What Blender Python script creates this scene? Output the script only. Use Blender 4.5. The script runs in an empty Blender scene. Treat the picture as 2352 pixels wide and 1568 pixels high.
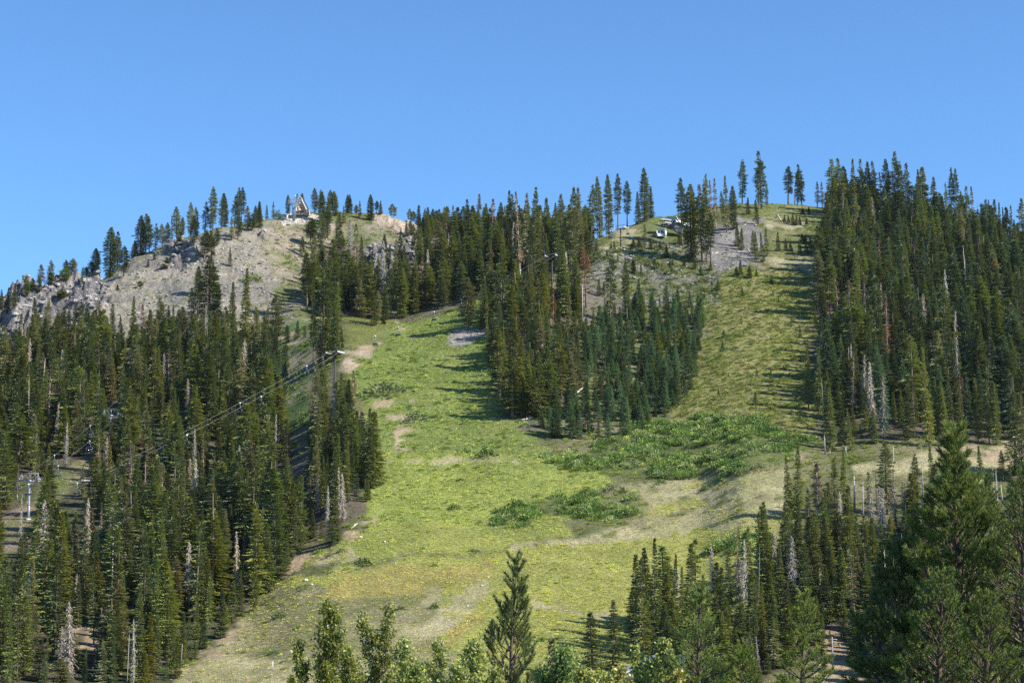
import bpy, math, random
import numpy as np
from mathutils import Vector, Matrix
R = math.radians
S = bpy.context.scene
C = S.collection
# ------------------------------------------------------------------ camera, sky, sun, exposure
PITCH, FOC = 9.0, 70.0
F = FOC / 36 * 2352                     # focal length in units of a 2352 x 1568 picture
cam = bpy.data.objects.new('camera', bpy.data.cameras.new('camera')); C.objects.link(cam)
cam.data.lens = FOC; cam.data.sensor_width = 36; cam.data.clip_start = 0.5; cam.data.clip_end = 30000
cam.rotation_euler = (R(90 + PITCH), 0, 0); S.camera = cam
SUN_EL, SUN_AZ = 40.0, 110.0            # azimuth clockwise from the view direction
sv = Vector((math.sin(R(SUN_AZ)) * math.cos(R(SUN_EL)), math.cos(R(SUN_AZ)) * math.cos(R(SUN_EL)), math.sin(R(SUN_EL))))
w = bpy.data.worlds.new('World'); S.world = w; w.use_nodes = True
bg = w.node_tree.nodes['Background']; sky = w.node_tree.nodes.new('ShaderNodeTexSky')
sky.sky_type = 'NISHITA'; sky.sun_disc = False; sky.sun_elevation = R(SUN_EL); sky.sun_rotation = R(SUN_AZ)
sky.altitude = 1900; sky.air_density = 1.0; sky.dust_density = 0.2; sky.ozone_density = 3.0
tintn = w.node_tree.nodes.new('ShaderNodeMix'); tintn.data_type = 'RGBA'; tintn.blend_type = 'MULTIPLY'; tintn.inputs[0].default_value = 1; tintn.inputs[7].default_value = (.64, .91, 1.09, 1)
w.node_tree.links.new(sky.outputs[0], tintn.inputs[6]); w.node_tree.links.new(tintn.outputs[2], bg.inputs[0]); bg.inputs[1].default_value = 0.108
sun = bpy.data.objects.new('sun', bpy.data.lights.new('sun', 'SUN')); C.objects.link(sun)
sun.data.energy = 4.9; sun.data.angle = R(0.53); sun.data.color = (1.0, 0.94, 0.84)
sun.rotation_euler = sv.to_track_quat('Z', 'Y').to_euler(); sun.location = (300, -100, 400)
S.view_settings.view_transform = 'Standard'; S.view_settings.look = 'None'
S.view_settings.exposure = 0.88; S.view_settings.gamma = 1.0
S.render.engine = 'CYCLES'; S.cycles.max_bounces = 4; S.cycles.diffuse_bounces = 3; S.cycles.transmission_bounces = 2
S.cycles.glossy_bounces = 1; S.cycles.use_denoising = False
random.seed(7); rng = np.random.default_rng(7)

# ------------------------------------------------------------------ picture <-> world helpers
ct, st = math.cos(R(PITCH)), math.sin(R(PITCH))
def ev(v):                              # picture row -> tangent of elevation
    return np.tan(R(PITCH) + np.arctan((784 - np.asarray(v, float)) / F))
def a_of(u, v):
    yv = (784 - v) / F
    return (u - 1176) / F / (ct - yv * st)
def uv_of(a, e):
    d = ct + e * st
    return 1176 + F * a / d, 784 - F * (e * ct - st) / d

# ------------------------------------------------------------------ noise
_L = rng.random((256, 256))
def vnoise(x, y, s=0):
    x = np.asarray(x, float) + 17.3 * s; y = np.asarray(y, float) + 9.1 * s
    xi = np.floor(x).astype(int); yi = np.floor(y).astype(int); fx = x - xi; fy = y - yi
    fx = fx * fx * (3 - 2 * fx); fy = fy * fy * (3 - 2 * fy)
    g = lambda i, j: _L[i & 255, j & 255]
    return (g(xi, yi) * (1 - fx) + g(xi + 1, yi) * fx) * (1 - fy) + (g(xi, yi + 1) * (1 - fx) + g(xi + 1, yi + 1) * fx) * fy
def fbm(x, y, o=4, s=0):
    r = 0; a = 1; t = 0
    for i in range(o):
        r = r + a * vnoise(x * 2 ** i, y * 2 ** i, s + i * 3); t += a; a *= .5
    return r / t - .5
def ridge(x, y, o=4, s=0):
    r = 0; a = 1; t = 0
    for i in range(o):
        r = r + a * (1 - abs(2 * vnoise(x * 2 ** i, y * 2 ** i, s + i * 5) - 1)); t += a; a *= .55
    return r / t

# ------------------------------------------------------------------ the mountain: profiles (distance: picture row of the ground) per column
LOW = {430: 1590, 500: 1440, 560: 1330, 640: 1190, 700: 1090, 760: 1000, 820: 910, 880: 840}
MEA = {430: 1585, 450: 1520, 500: 1395, 540: 1300, 580: 1210, 640: 1105, 690: 1005, 750: 905, 800: 835}
RGT = {430: 1600, 470: 1480, 520: 1330, 560: 1220, 600: 1110, 625: 1050}
def P(base, **k):
    d = dict(base); d.update({int(q[1:]): v for q, v in k.items()}); return d
COLS = {
 -600: P(LOW, _640=1230, _760=1080, _880=950, _960=880, _1010=830, _1060=850),
 -150: P(LOW, _640=1220, _760=1050, _880=900, _960=810, _1000=740, _1030=720, _1070=740),
 0: P(LOW, _640=1205, _760=1030, _820=950, _880=880, _930=830, _960=780, _990=712, _1010=682, _1060=705),
 200: P(LOW, _820=930, _880=865, _940=800, _970=740, _995=675, _1015=655, _1060=675),
 300: P(LOW, _880=850, _940=790, _980=715, _1010=660, _1045=605, _1065=588, _1110=605),
 400: P(LOW, _940=770, _980=712, _1020=640, _1060=572, _1082=548, _1120=560),
 500: P(LOW, _940=765, _990=690, _1040=608, _1080=545, _1105=518, _1150=530),
 600: P(LOW, _940=765, _1000=680, _1060=595, _1110=528, _1135=500, _1180=512),
 680: P({430: 1585, 500: 1410, 560: 1290, 640: 1160, 700: 1050, 760: 955, 820: 870}, _880=800, _940=740, _1000=680, _1060=620, _1110=562, _1140=512, _1155=492, _1190=489, _1240=500),
 790: P(MEA, _830=790, _870=745, _895=728, _930=738, _970=738, _1010=700, _1060=640, _1120=560, _1165=497, _1195=488, _1250=505),
 860: P(MEA, _840=785, _870=750, _890=736, _930=755, _970=740, _1010=700, _1060=635, _1120=560, _1170=505, _1190=490, _1250=510),
 930: P(MEA, _840=785, _885=746, _925=768, _960=752, _1010=695, _1080=605, _1150=535, _1190=512, _1240=530),
 1060: P(MEA, _810=800, _840=762, _885=713, _915=712, _960=722, _1000=690, _1060=630, _1120=580, _1160=553, _1210=570),
 1200: P({430: 1590, 450: 1530, 500: 1405, 540: 1305, 580: 1215, 640: 1090, 700: 975}, _750=890, _800=800, _860=712, _905=652, _930=644, _980=642, _1040=620, _1100=580, _1140=558, _1190=575),
 1300: P({430: 1590, 450: 1530, 500: 1405, 540: 1305, 580: 1215, 640: 1090, 700: 980}, _750=905, _800=830, _860=742, _920=672, _960=636, _1000=612, _1050=585, _1100=556, _1150=570),
 1370: P({430: 1590, 450: 1535, 500: 1410, 540: 1310, 580: 1215, 640: 1090, 700: 990}, _750=910, _800=840, _860=760, _920=688, _970=618, _1012=562, _1035=550, _1080=570),
 1430: P({430: 1595, 450: 1540, 500: 1410, 540: 1310, 580: 1215, 640: 1090, 700: 990}, _750=912, _800=845, _860=770, _920=695, _970=620, _1010=568, _1040=530, _1055=520, _1100=545),
 1500: P({430: 1595, 450: 1540, 500: 1410, 540: 1310, 580: 1215, 640: 1085, 700: 985}, _750=915, _810=838, _870=765, _930=688, _980=612, _1020=552, _1055=506, _1068=494, _1110=515),
 1600: P({430: 1600, 450: 1545, 500: 1410, 540: 1310, 580: 1215, 640: 1080, 700: 975}, _750=905, _810=830, _870=760, _930=682, _980=612, _1020=560, _1060=520, _1090=487, _1112=480, _1160=500),
 1700: P(RGT, _700=955, _760=880, _820=800, _880=730, _940=655, _990=590, _1040=530, _1080=485, _1108=467, _1160=485),
 1800: P(RGT, _700=955, _760=880, _820=800, _880=725, _940=650, _990=588, _1040=530, _1080=488, _1108=464, _1160=480),
 1900: P(RGT, _640=1040, _700=960, _760=880, _820=800, _880=722, _940=645, _1000=572, _1050=515, _1085=482, _1108=473, _1160=490),
 2000: P(RGT, _635=1040, _680=960, _740=870, _800=790, _860=720, _920=650, _980=590, _1030=540, _1068=510, _1110=520),
 2150: P(RGT, _635=1040, _700=930, _760=850, _820=770, _880=705, _940=645, _990=592, _1030=548, _1055=540, _1100=560),
 2250: P(RGT, _635=1040, _700=930, _760=850, _820=775, _880=710, _940=655, _990=605, _1025=575, _1050=570, _1100=590),
 2352: P(RGT, _635=1042, _700=940, _760=860, _820=785, _880=720, _940=665, _990=622, _1020=603, _1050=598, _1100=620),
 3000: P(RGT, _635=1045, _700=950, _760=880, _820=810, _880=760, _940=720, _990=695, _1040=685, _1100=710),
}
cu = sorted(COLS)
Yd = np.concatenate([np.linspace(20, 425, 46), np.arange(430, 1262, 1.15), np.linspace(1270, 1700, 40), np.geomspace(1750, 9000, 20)])
prof = []
for u in cu:
    d = COLS[u]; ys = sorted(d); last = ys[-1]
    zn = lambda Y, z: (Y, z / Y)
    pts = [(20, -1.7 / 20), (45, -2.6 / 45), (60, -9 / 60), (90, -14 / 90), (160, -14 / 160), (250, -12 / 250), (350, -10 / 350)] + [(y, float(ev(d[y]))) for y in ys]
    el = pts[-1][1]
    pts += [(last + 120, el - .022), (last + 350, el - .07), (2500, .035), (4000, .025), (9000, .012)]
    prof.append(np.interp(Yd, [p[0] for p in pts], [p[1] for p in pts]))
prof = np.array(prof)
def smooth(arr, n, axis):
    k = np.hanning(2 * n + 3)[1:-1]; k /= k.sum()
    pad = [(0, 0)] * arr.ndim; pad[axis] = (n, n)
    q = np.pad(arr, pad, mode='edge')
    return np.apply_along_axis(lambda m: np.convolve(m, k, 'valid'), axis, q)
prof = smooth(prof, 18, 1)
ac = np.array([(u - 1176) / F / ct for u in cu])
ain = np.linspace(-0.30, 0.30, 820)
aout = 0.30 + np.cumsum(np.geomspace(.0008, .12, 45))
A = np.concatenate([-aout[::-1], ain, aout])
T = np.empty((len(A), len(Yd)))
for j in range(len(Yd)):
    T[:, j] = np.interp(A, ac, prof[:, j])
i0 = len(aout); T = smooth(T, 9, 0)
AA, YY = np.meshgrid(A, Yd, indexing='ij'); XX = AA * YY
UU, VV = uv_of(AA, T)
near = np.clip((YY - 60) / 200, 0, 1)
wu = fbm(XX / 9, YY / 14, 5, 1) * 60; wv = fbm(XX / 8, YY / 12, 5, 2) * 44
UW, VW = UU + wu, VV + wv

def inside(poly, u, v):
    r = np.zeros(u.shape, bool); n = len(poly)
    for i in range(n):
        x1, y1 = poly[i]; x2, y2 = poly[(i + 1) % n]
        if y1 == y2: continue
        c = ((y1 > v) != (y2 > v)) & (u < (x2 - x1) * (v - y1) / (y2 - y1) + x1)
        r ^= c
    return r

# forests: polygons of the ground the trunks stand on
FA = [(-700, 860), (-150, 790), (0, 850), (90, 790), (230, 775), (330, 765), (450, 748), (560, 752), (610, 770), (640, 790), (650, 850), (602, 880), (625, 960), (655, 1030), (665, 1110), (690, 1180), (695, 1260), (655, 1335), (600, 1380), (560, 1440), (515, 1480), (440, 1512), (395, 1600), (-700, 1600)]
FH = [(-200, 1240), (0, 1190), (60, 1150), (130, 1085), (190, 1045), (235, 1040), (230, 1070), (190, 1110), (110, 1175), (40, 1250), (0, 1290), (-200, 1370)]
FB = [(700, 975), (760, 930), (815, 980), (858, 1100), (850, 1150), (790, 1215), (760, 1262), (715, 1235), (690, 1100)]
FC = [(690, 560), (720, 525), (960, 525), (1100, 540), (1360, 535), (1360, 620), (1200, 640), (1060, 700), (930, 740), (790, 735), (700, 730), (695, 640)]
FD = [(1085, 760), (1150, 700), (1330, 680), (1345, 760), (1335, 900), (1240, 965), (1160, 955), (1130, 880), (1120, 800)]
FE = [(1335, 790), (1400, 735), (1470, 705), (1600, 705), (1618, 760), (1600, 840), (1580, 905), (1530, 955), (1480, 985), (1420, 1015), (1250, 1012), (1235, 965), (1335, 905)]
FF = [(1912, 490), (2050, 505), (2352, 590), (3000, 690), (3000, 1020), (2300, 1015), (2100, 1012), (1990, 1022), (1900, 1010), (1880, 930), (1868, 780), (1880, 640)]
FG = [(1440, 1490), (1500, 1420), (1690, 1440), (1720, 1350), (1790, 1300), (1880, 1270), (2060, 1245), (2150, 1220), (2352, 1260), (3000, 1260), (3000, 1620), (1900, 1620), (1880, 1480), (1700, 1600), (1500, 1560)]
FGH = [(1870, 1440), (1930, 1440), (2010, 1600), (1880, 1600)]
# ground zones: name -> (polygons, colour, second colour, relief, (Y range))
G_SHR = (.105, .125, .045); 
Z = [
 ('floor', [FA, FB, FC, FD, FF, FG], (.15, .118, .095), (.075, .085, .04), .6, None),
 ('brush', [FE], (.13, .155, .06), (.19, .17, .12), .6, None),
 ('corridor', [FH], (.27, .20, .15), (.12, .15, .05), .5, None),
 ('scree', [[(-300, 730), (0, 690), (180, 655), (300, 590), (400, 545), (520, 512), (640, 495), (705, 505), (715, 600), (650, 650), (655, 720), (560, 765), (400, 775), (200, 790), (0, 850), (-300, 850)]], (.29, .262, .215), (.22, .205, .185), 2.1, None),
 ('rock', [[(-300, 720), (0, 690), (60, 668), (190, 648), (240, 668), (225, 720), (180, 780), (100, 870), (-300, 870)], [(380, 568), (425, 558), (455, 590), (430, 615), (395, 628)], [(600, 535), (700, 520), (705, 560), (640, 600), (600, 580)]], (.30, .28, .27), (.15, .14, .145), 10.0, None),
 ('tanrock', [[(845, 484), (900, 486), (960, 512), (965, 540), (905, 530), (850, 510)]], (.42, .34, .26), (.28, .22, .18), 4.0, None),
 ('rock', [[(835, 535), (945, 545), (940, 640), (860, 660), (835, 600)], [(2100, 505), (2165, 515), (2215, 560), (2235, 600), (2150, 610), (2095, 560)]], (.29, .27, .27), (.16, .15, .155), 6.0, None),
 ('mixslope', [[(655, 500), (705, 505), (860, 510), (940, 560), (850, 560), (720, 560), (715, 600), (700, 730), (640, 745), (630, 640), (590, 560)]], (.30, .25, .20), (.13, .15, .06), 1.4, None),
 ('greencrest', [[(320, 583), (400, 543), (520, 508), (600, 488), (650, 488), (655, 515), (560, 520), (430, 556), (340, 590)]], (.13, .16, .055), (.26, .24, .19), .5, None),
 ('rubble', [[(640, 484), (715, 484), (725, 512), (700, 528), (655, 520), (640, 505)]], (.50, .46, .41), (.42, .36, .29), 1.5, None),
 ('clearing', [[(600, 770), (640, 740), (725, 730), (725, 940), (690, 1000), (650, 1010), (612, 900)]], (.10, .15, .05), (.27, .24, .16), .8, None),
 ('darksoil', [[(655, 1000), (720, 960), (730, 1080), (660, 1090)], [(1130, 940), (1230, 960), (1240, 985), (1130, 975)], [(1320, 640), (1480, 640), (1490, 720), (1340, 745)]], (.17, .145, .125), (.13, .125, .085), .6, None),
 ('hump', [[(780, 715), (830, 722), (905, 742), (890, 770), (850, 795), (790, 805)]], (.16, .17, .055), (.13, .14, .05), .3, (0, 915)),
 ('gully', [[(880, 785), (905, 745), (1000, 725), (1120, 700), (1160, 690), (1130, 800), (1130, 940), (1250, 1010), (1250, 1062), (855, 1065), (820, 900), (800, 850)]], (.15, .19, .055), (.20, .23, .075), .7, (0, 915)),
 ('scree', [[(1020, 780), (1060, 755), (1120, 760), (1110, 780), (1040, 795)]], (.34, .30, .28), (.3, .26, .24), .6, None),
 ('dirt', [[(905, 742), (935, 748), (950, 775), (925, 772)], [(885, 780), (860, 800), (850, 830), (800, 860), (785, 850), (790, 805), (850, 790)], [(900, 912), (965, 915), (965, 935), (930, 950), (945, 1000), (945, 1035), (915, 1030), (905, 970), (850, 930)], [(640, 772), (700, 765), (690, 800), (650, 800)], [(1780, 1040), (1850, 1040), (1850, 1055), (1780, 1052)]], (.46, .36, .27), (.40, .31, .2), .4, None),
 ('lime', [[(845, 1035), (1260, 1045), (1425, 1110), (1310, 1200), (1190, 1225), (850, 1235), (850, 1170)]], (.26, .30, .085), (.20, .24, .07), .5, None),
 ('meadow', [[(1190, 1200), (1300, 1190), (1310, 1215), (1190, 1250), (820, 1292), (690, 1290), (800, 1230), (850, 1215)]], (.27, .28, .09), (.19, .22, .065), .4, None),
 ('meadow', [[(640, 1330), (1180, 1255), (1790, 1205), (1830, 1290), (1700, 1430), (1700, 1700), (560, 1700), (560, 1440)]], (.31, .31, .10), (.25, .26, .085), .4, None),
 ('olive', [[(500, 1480), (640, 1350), (1020, 1345), (1000, 1420), (1100, 1600), (380, 1600)]], (.19, .185, .09), (.28, .25, .15), .4, None),
 ('golden', [[(760, 1330), (860, 1305), (1130, 1285), (1150, 1325), (950, 1365), (720, 1375)], [(1030, 1420), (1110, 1410), (1120, 1440), (1040, 1480)], [(1660, 1290), (1730, 1280), (1720, 1320), (1660, 1310)]], (.30, .26, .10), (.24, .23, .08), .3, None),
 ('drygrass', [[(1430, 1122), (1560, 1100), (1810, 1083), (1815, 1195), (1600, 1232), (1180, 1264), (1175, 1248), (1350, 1228), (1480, 1205), (1500, 1160)], [(1205, 1386), (1400, 1404), (1425, 1425), (1215, 1402)], [(985, 1372), (1110, 1330), (1125, 1345), (1060, 1440), (960, 1480), (900, 1472)], [(370, 1545), (510, 1490), (720, 1540), (720, 1600), (370, 1600)], [(740, 1270), (800, 1262), (830, 1280), (780, 1300), (720, 1295)], [(1960, 1062), (2352, 1020), (3000, 1020), (3000, 1100), (2100, 1085), (2000, 1115)], [(860, 1054), (1200, 1052), (1200, 1064), (860, 1066)]], (.43, .385, .24), (.30, .29, .15), .25, None),
 ('meadow', [[(1630, 1182), (1700, 1172), (1800, 1178), (1800, 1206), (1640, 1204)], [(1500, 1150), (1640, 1158), (1640, 1172), (1480, 1180)], [(1560, 1112), (1700, 1100), (1720, 1114), (1580, 1128)]], (.27, .27, .10), (.33, .30, .15), .3, None),
 ('dirt', [[(2130, 1032), (2352, 1012), (3000, 1010), (3000, 1050), (2180, 1062)], [(165, 1440), (240, 1440), (250, 1490), (170, 1490)], [(440, 1510), (500, 1462), (550, 1428), (575, 1430), (510, 1500)], [(640, 1310), (690, 1270), (720, 1275), (660, 1325)], [(780, 1225), (860, 1180), (880, 1190), (800, 1250)], FGH], (.44, .335, .22), (.36, .28, .19), .4, None),
 ('slope', [[(1605, 640), (1700, 620), (1870, 630), (1866, 800), (1880, 1010), (1500, 1010), (1570, 905), (1620, 750)]], (.19, .205, .06), (.24, .225, .10), .9, None),
 ('rockslope', [[(1365, 590), (1500, 545), (1560, 560), (1650, 625), (1645, 700), (1450, 700), (1355, 650)]], (.21, .195, .185), (.13, .14, .06), 1.9, None),
 ('scree', [[(1560, 575), (1640, 530), (1690, 500), (1755, 505), (1745, 610), (1660, 618)]], (.25, .235, .225), (.20, .185, .18), 1.4, None),
 ('drygrass', [[(1368, 566), (1440, 520), (1480, 505), (1480, 535), (1400, 585)], [(1765, 505), (1870, 518), (1860, 534), (1765, 522)], [(1765, 590), (1870, 600), (1860, 622), (1775, 612)]], (.40, .36, .24), (.32, .31, .2), .4, None),
 ('greencrest', [[(1440, 525), (1500, 490), (1570, 478), (1570, 520), (1480, 540)], [(1690, 460), (1905, 466), (1910, 505), (1760, 498)], [(1765, 535), (1880, 540), (1880, 590), (1765, 588)]], (.14, .165, .055), (.2, .2, .09), .5, None),
 ('thicket', [[(1255, 1062), (1400, 1020), (1500, 965), (1700, 950), (1870, 1005), (1850, 1040), (1790, 1075), (1560, 1095), (1400, 1092)], [(1290, 1150), (1400, 1138), (1490, 1160), (1470, 1190), (1400, 1205), (1310, 1190), (1110, 1192), (1180, 1160)], [(1620, 1245), (1780, 1225), (1790, 1262), (1640, 1270)]], (.10, .12, .045), (.17, .19, .07), .8, None),
]
ZN = np.full(T.shape, -1, int)
col = np.empty(T.shape + (3,)); 
mixn = np.clip(fbm(XX / 11, YY / 17, 4, 5) * 3.2 + .5, 0, 1)[..., None]
col[:] = np.array(G_SHR) * (1 - mixn) + np.array((.2, .18, .1)) * mixn
rel = np.full(T.shape, .6)
for zi, (nm, polys, c1, c2, rr, yr) in enumerate(Z):
    ww = 1.0 if nm not in ('dirt', 'drygrass') else .6
    for p in polys:
        m = inside(p, UU + wu * ww, VV + wv * ww) & (YY > 425)
        if nm in ('dirt', 'drygrass') and p is not FGH: m &= fbm(XX / 5, YY / 6, 4, 41) > (-.03 if nm == 'dirt' else -.10)
        if yr: m &= (YY >= yr[0]) & (YY < yr[1])
        if p is FC: m &= YY > 905
        ZN[m] = zi; rel[m] = rr
        col[m] = (np.array(c1) * (1 - mixn) + np.array(c2) * mixn)[m]
names = np.array([z[0] for z in Z] + ['none'])
col = smooth(smooth(col.reshape(col.shape[0], -1), 2, 0).reshape(col.shape), 3, 1)
patch0 = fbm(XX / 14, YY / 18, 4, 77)
# relief
rel = smooth(smooth(rel, 3, 0), 4, 1)
dz = rel * (fbm(XX / 22, YY / 26, 5, 8) * 2.2)
rk = np.clip(rel - 1.2, 0, 6)
dz += rk * (ridge(XX / 12, YY / 16, 5, 3) - .6) * 2.6 + rk * (ridge(XX / 4.5, YY / 7, 4, 13) - .6) * 1.5
dz += (YY > 380) * fbm(XX / 60, YY / 80, 3, 11) * 2.2 * np.clip((YY - 380) / 60, 0, 1) * np.clip((1040 - YY) / 60, .25, 1)
dz *= near
T2 = T + dz / YY
ZZ = T2 * YY
nA, nY = T.shape

def mesh_np(name, V, Fq, mat, parent=None, link=True, n=4):
    me = bpy.data.meshes.new(name)
    V = np.asarray(V, np.float32); Fq = np.asarray(Fq, np.int32)
    me.vertices.add(len(V)); me.vertices.foreach_set('co', V.ravel())
    me.loops.add(Fq.size); me.loops.foreach_set('vertex_index', Fq.ravel())
    me.polygons.add(len(Fq)); me.polygons.foreach_set('loop_start', np.arange(0, Fq.size, n, dtype=np.int32))
    me.update(calc_edges=True); me.validate()
    for m in (mat if isinstance(mat, (list, tuple)) else [mat]): me.materials.append(m)
    o = bpy.data.objects.new(name, me)
    if link: C.objects.link(o)
    if parent: o.parent = parent
    return o

# ------------------------------------------------------------------ materials
def mat(name):
    m = bpy.data.materials.new(name); m.use_nodes = True
    return m, m.node_tree, m.node_tree.nodes['Principled BSDF'], m.node_tree.nodes.new, m.node_tree.links.new
def ramp(N, L, fac, stops):
    r = N('ShaderNodeValToRGB'); L(fac, r.inputs[0])
    e = r.color_ramp.elements
    while len(e) < len(stops): e.new(.5)
    for x, (p, c) in zip(e, stops): x.position = p; x.color = (*c, 1) if len(c) == 3 else c
    return r.outputs[0]
def mul(N, L, a, b, f=1.0, mode='MULTIPLY'):
    x = N('ShaderNodeMix'); x.data_type = 'RGBA'; x.blend_type = mode; x.inputs[0].default_value = f
    for s, q in ((x.inputs[6], a), (x.inputs[7], b)):
        if isinstance(q, tuple): s.default_value = (*q, 1)
        else: L(q, s)
    return x.outputs[2]
def noise(N, L, scale, detail=4, vec=None, rough=.6):
    n = N('ShaderNodeTexNoise'); n.inputs['Scale'].default_value = scale; n.inputs['Detail'].default_value = detail; n.inputs['Roughness'].default_value = rough
    if vec is not None: L(vec, n.inputs['Vector'])
    return n.outputs['Fac']
def simple(name, c, rough=.7, metal=0.0, var=.25, sc=3.0):
    m, nt, b, N, L = mat(name)
    tc = N('ShaderNodeTexCoord').outputs['Object']
    f = noise(N, L, sc, 4, tc)
    L(ramp(N, L, f, [(.3, tuple(x * (1 - var) for x in c)), (.7, tuple(min(1, x * (1 + var)) for x in c))]), b.inputs['Base Color'])
    b.inputs['Roughness'].default_value = rough; b.inputs['Metallic'].default_value = metal
    return m
def ground_mat():
    m, nt, b, N, L = mat('ground')
    at = N('ShaderNodeAttribute'); at.attribute_name = 'soil'
    g = N('ShaderNodeNewGeometry').outputs['Position']
    n1 = noise(N, L, .9, 6, g, .75); n2 = noise(N, L, .12, 4, g)
    c = mul(N, L, at.outputs['Color'], ramp(N, L, n1, [(.25, (.45, .45, .45)), (.5, (.95, .95, .95)), (.75, (1.5, 1.5, 1.5))]))
    c = mul(N, L, c, ramp(N, L, n2, [(.3, (.75, .78, .75)), (.7, (1.2, 1.18, 1.15))]))
    rk_ = N('ShaderNodeAttribute'); rk_.attribute_name = 'rocky'
    mp = N('ShaderNodeMapping'); L(g, mp.inputs[0]); mp.inputs['Scale'].default_value = (.55, .35, .28)
    nn_ = N('ShaderNodeTexNoise'); nn_.inputs['Scale'].default_value = .5; L(g, nn_.inputs[0]); ad = N('ShaderNodeVectorMath'); ad.operation = 'MULTIPLY_ADD'; L(nn_.outputs['Color'], ad.inputs[0]); ad.inputs[1].default_value = (1.2, 1.2, 1.2); L(mp.outputs[0], ad.inputs[2])
    vo = N('ShaderNodeTexVoronoi'); vo.feature = 'DISTANCE_TO_EDGE'; L(ad.outputs[0], vo.inputs['Vector']); vo.inputs['Scale'].default_value = 1.0
    vc = N('ShaderNodeTexVoronoi'); L(ad.outputs[0], vc.inputs['Vector']); vc.inputs['Scale'].default_value = 1.0; bw = N('ShaderNodeRGBToBW'); L(vc.outputs['Color'], bw.inputs[0])
    crack = ramp(N, L, vo.outputs['Distance'], [(0, (.35, .33, .33)), (.12, (1, 1, 1))]); cell = ramp(N, L, bw.outputs[0], [(.2, (.72, .72, .74)), (.8, (1.25, 1.23, 1.2))])
    cc = mul(N, L, mul(N, L, c, crack), cell); mxr = N('ShaderNodeMix'); mxr.data_type = 'RGBA'; L(rk_.outputs['Fac'], mxr.inputs[0]); L(c, mxr.inputs[6]); L(cc, mxr.inputs[7]); c = mxr.outputs[2]
    L(c, b.inputs['Base Color']); b.inputs['Roughness'].default_value = .95; b.inputs['Specular IOR Level'].default_value = .1
    bp = N('ShaderNodeBump'); bp.inputs['Strength'].default_value = .9; bp.inputs['Distance'].default_value = .6; L(n1, bp.inputs['Height']); 
    n3 = noise(N, L, .22, 8, g, .7); b2 = N('ShaderNodeBump'); b2.inputs['Strength'].default_value = .8; b2.inputs['Distance'].default_value = 2.5; L(n3, b2.inputs['Height']); L(bp.outputs[0], b2.inputs['Normal']); L(b2.outputs[0], b.inputs['Normal'])
    return m
def leaf_mat(name, trans=.25, rough=.6, spread=.35, tip=0.0, dflt=None):
    """foliage: the object's or the instance's tint, varied leaf clump by leaf clump"""
    m, nt, b, N, L = mat(name)
    a = N('ShaderNodeAttribute'); a.attribute_type = 'INSTANCER'; a.attribute_name = 'tint'
    v = N('ShaderNodeAttribute'); v.attribute_name = 'shade'
    f = ramp(N, L, v.outputs['Fac'], [(0, (1 - spread, 1 - spread * .8, 1 - spread * .3)), (1, (1 + spread * 1.25, 1 + spread, 1 - spread * .35))])
    c = mul(N, L, a.outputs['Color'], f)
    L(c, b.inputs['Base Color']); b.inputs['Roughness'].default_value = rough; b.inputs['Specular IOR Level'].default_value = .25
    t = N('ShaderNodeBsdfTranslucent'); L(c, t.inputs[0]); mx = N('ShaderNodeMixShader'); mx.inputs[0].default_value = trans
    L(b.outputs[0], mx.inputs[1]); L(t.outputs[0], mx.inputs[2]); L(mx.outputs[0], nt.nodes['Material Output'].inputs[0])
    return m
def bark_mat(name, c1, c2, lichen=None):
    m, nt, b, N, L = mat(name)
    tc = N('ShaderNodeTexCoord').outputs['Object']; mp = N('ShaderNodeMapping'); L(tc, mp.inputs[0]); mp.inputs['Scale'].default_value = (3, 3, .6)
    n1 = noise(N, L, 2.0, 5, mp.outputs[0])
    c = ramp(N, L, n1, [(.3, c1), (.7, c2)])
    if lichen:
        r = N('ShaderNodeObjectInfo').outputs['Random']
        n2 = noise(N, L, .5, 3, mp.outputs[0])
        ad = N('ShaderNodeMath'); ad.operation = 'ADD'; L(n2, ad.inputs[0]); L(r, ad.inputs[1])
        k = ramp(N, L, ad.outputs[0], [(1.0, (0, 0, 0)), (1.25, (1, 1, 1))])
        x = N('ShaderNodeMix'); x.data_type = 'RGBA'; L(k, x.inputs[0]); L(c, x.inputs[6]); x.inputs[7].default_value = (*lichen, 1); c = x.outputs[2]
    L(c, b.inputs['Base Color']); b.inputs['Roughness'].default_value = .9; b.inputs['Specular IOR Level'].default_value = .15
    return m
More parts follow.
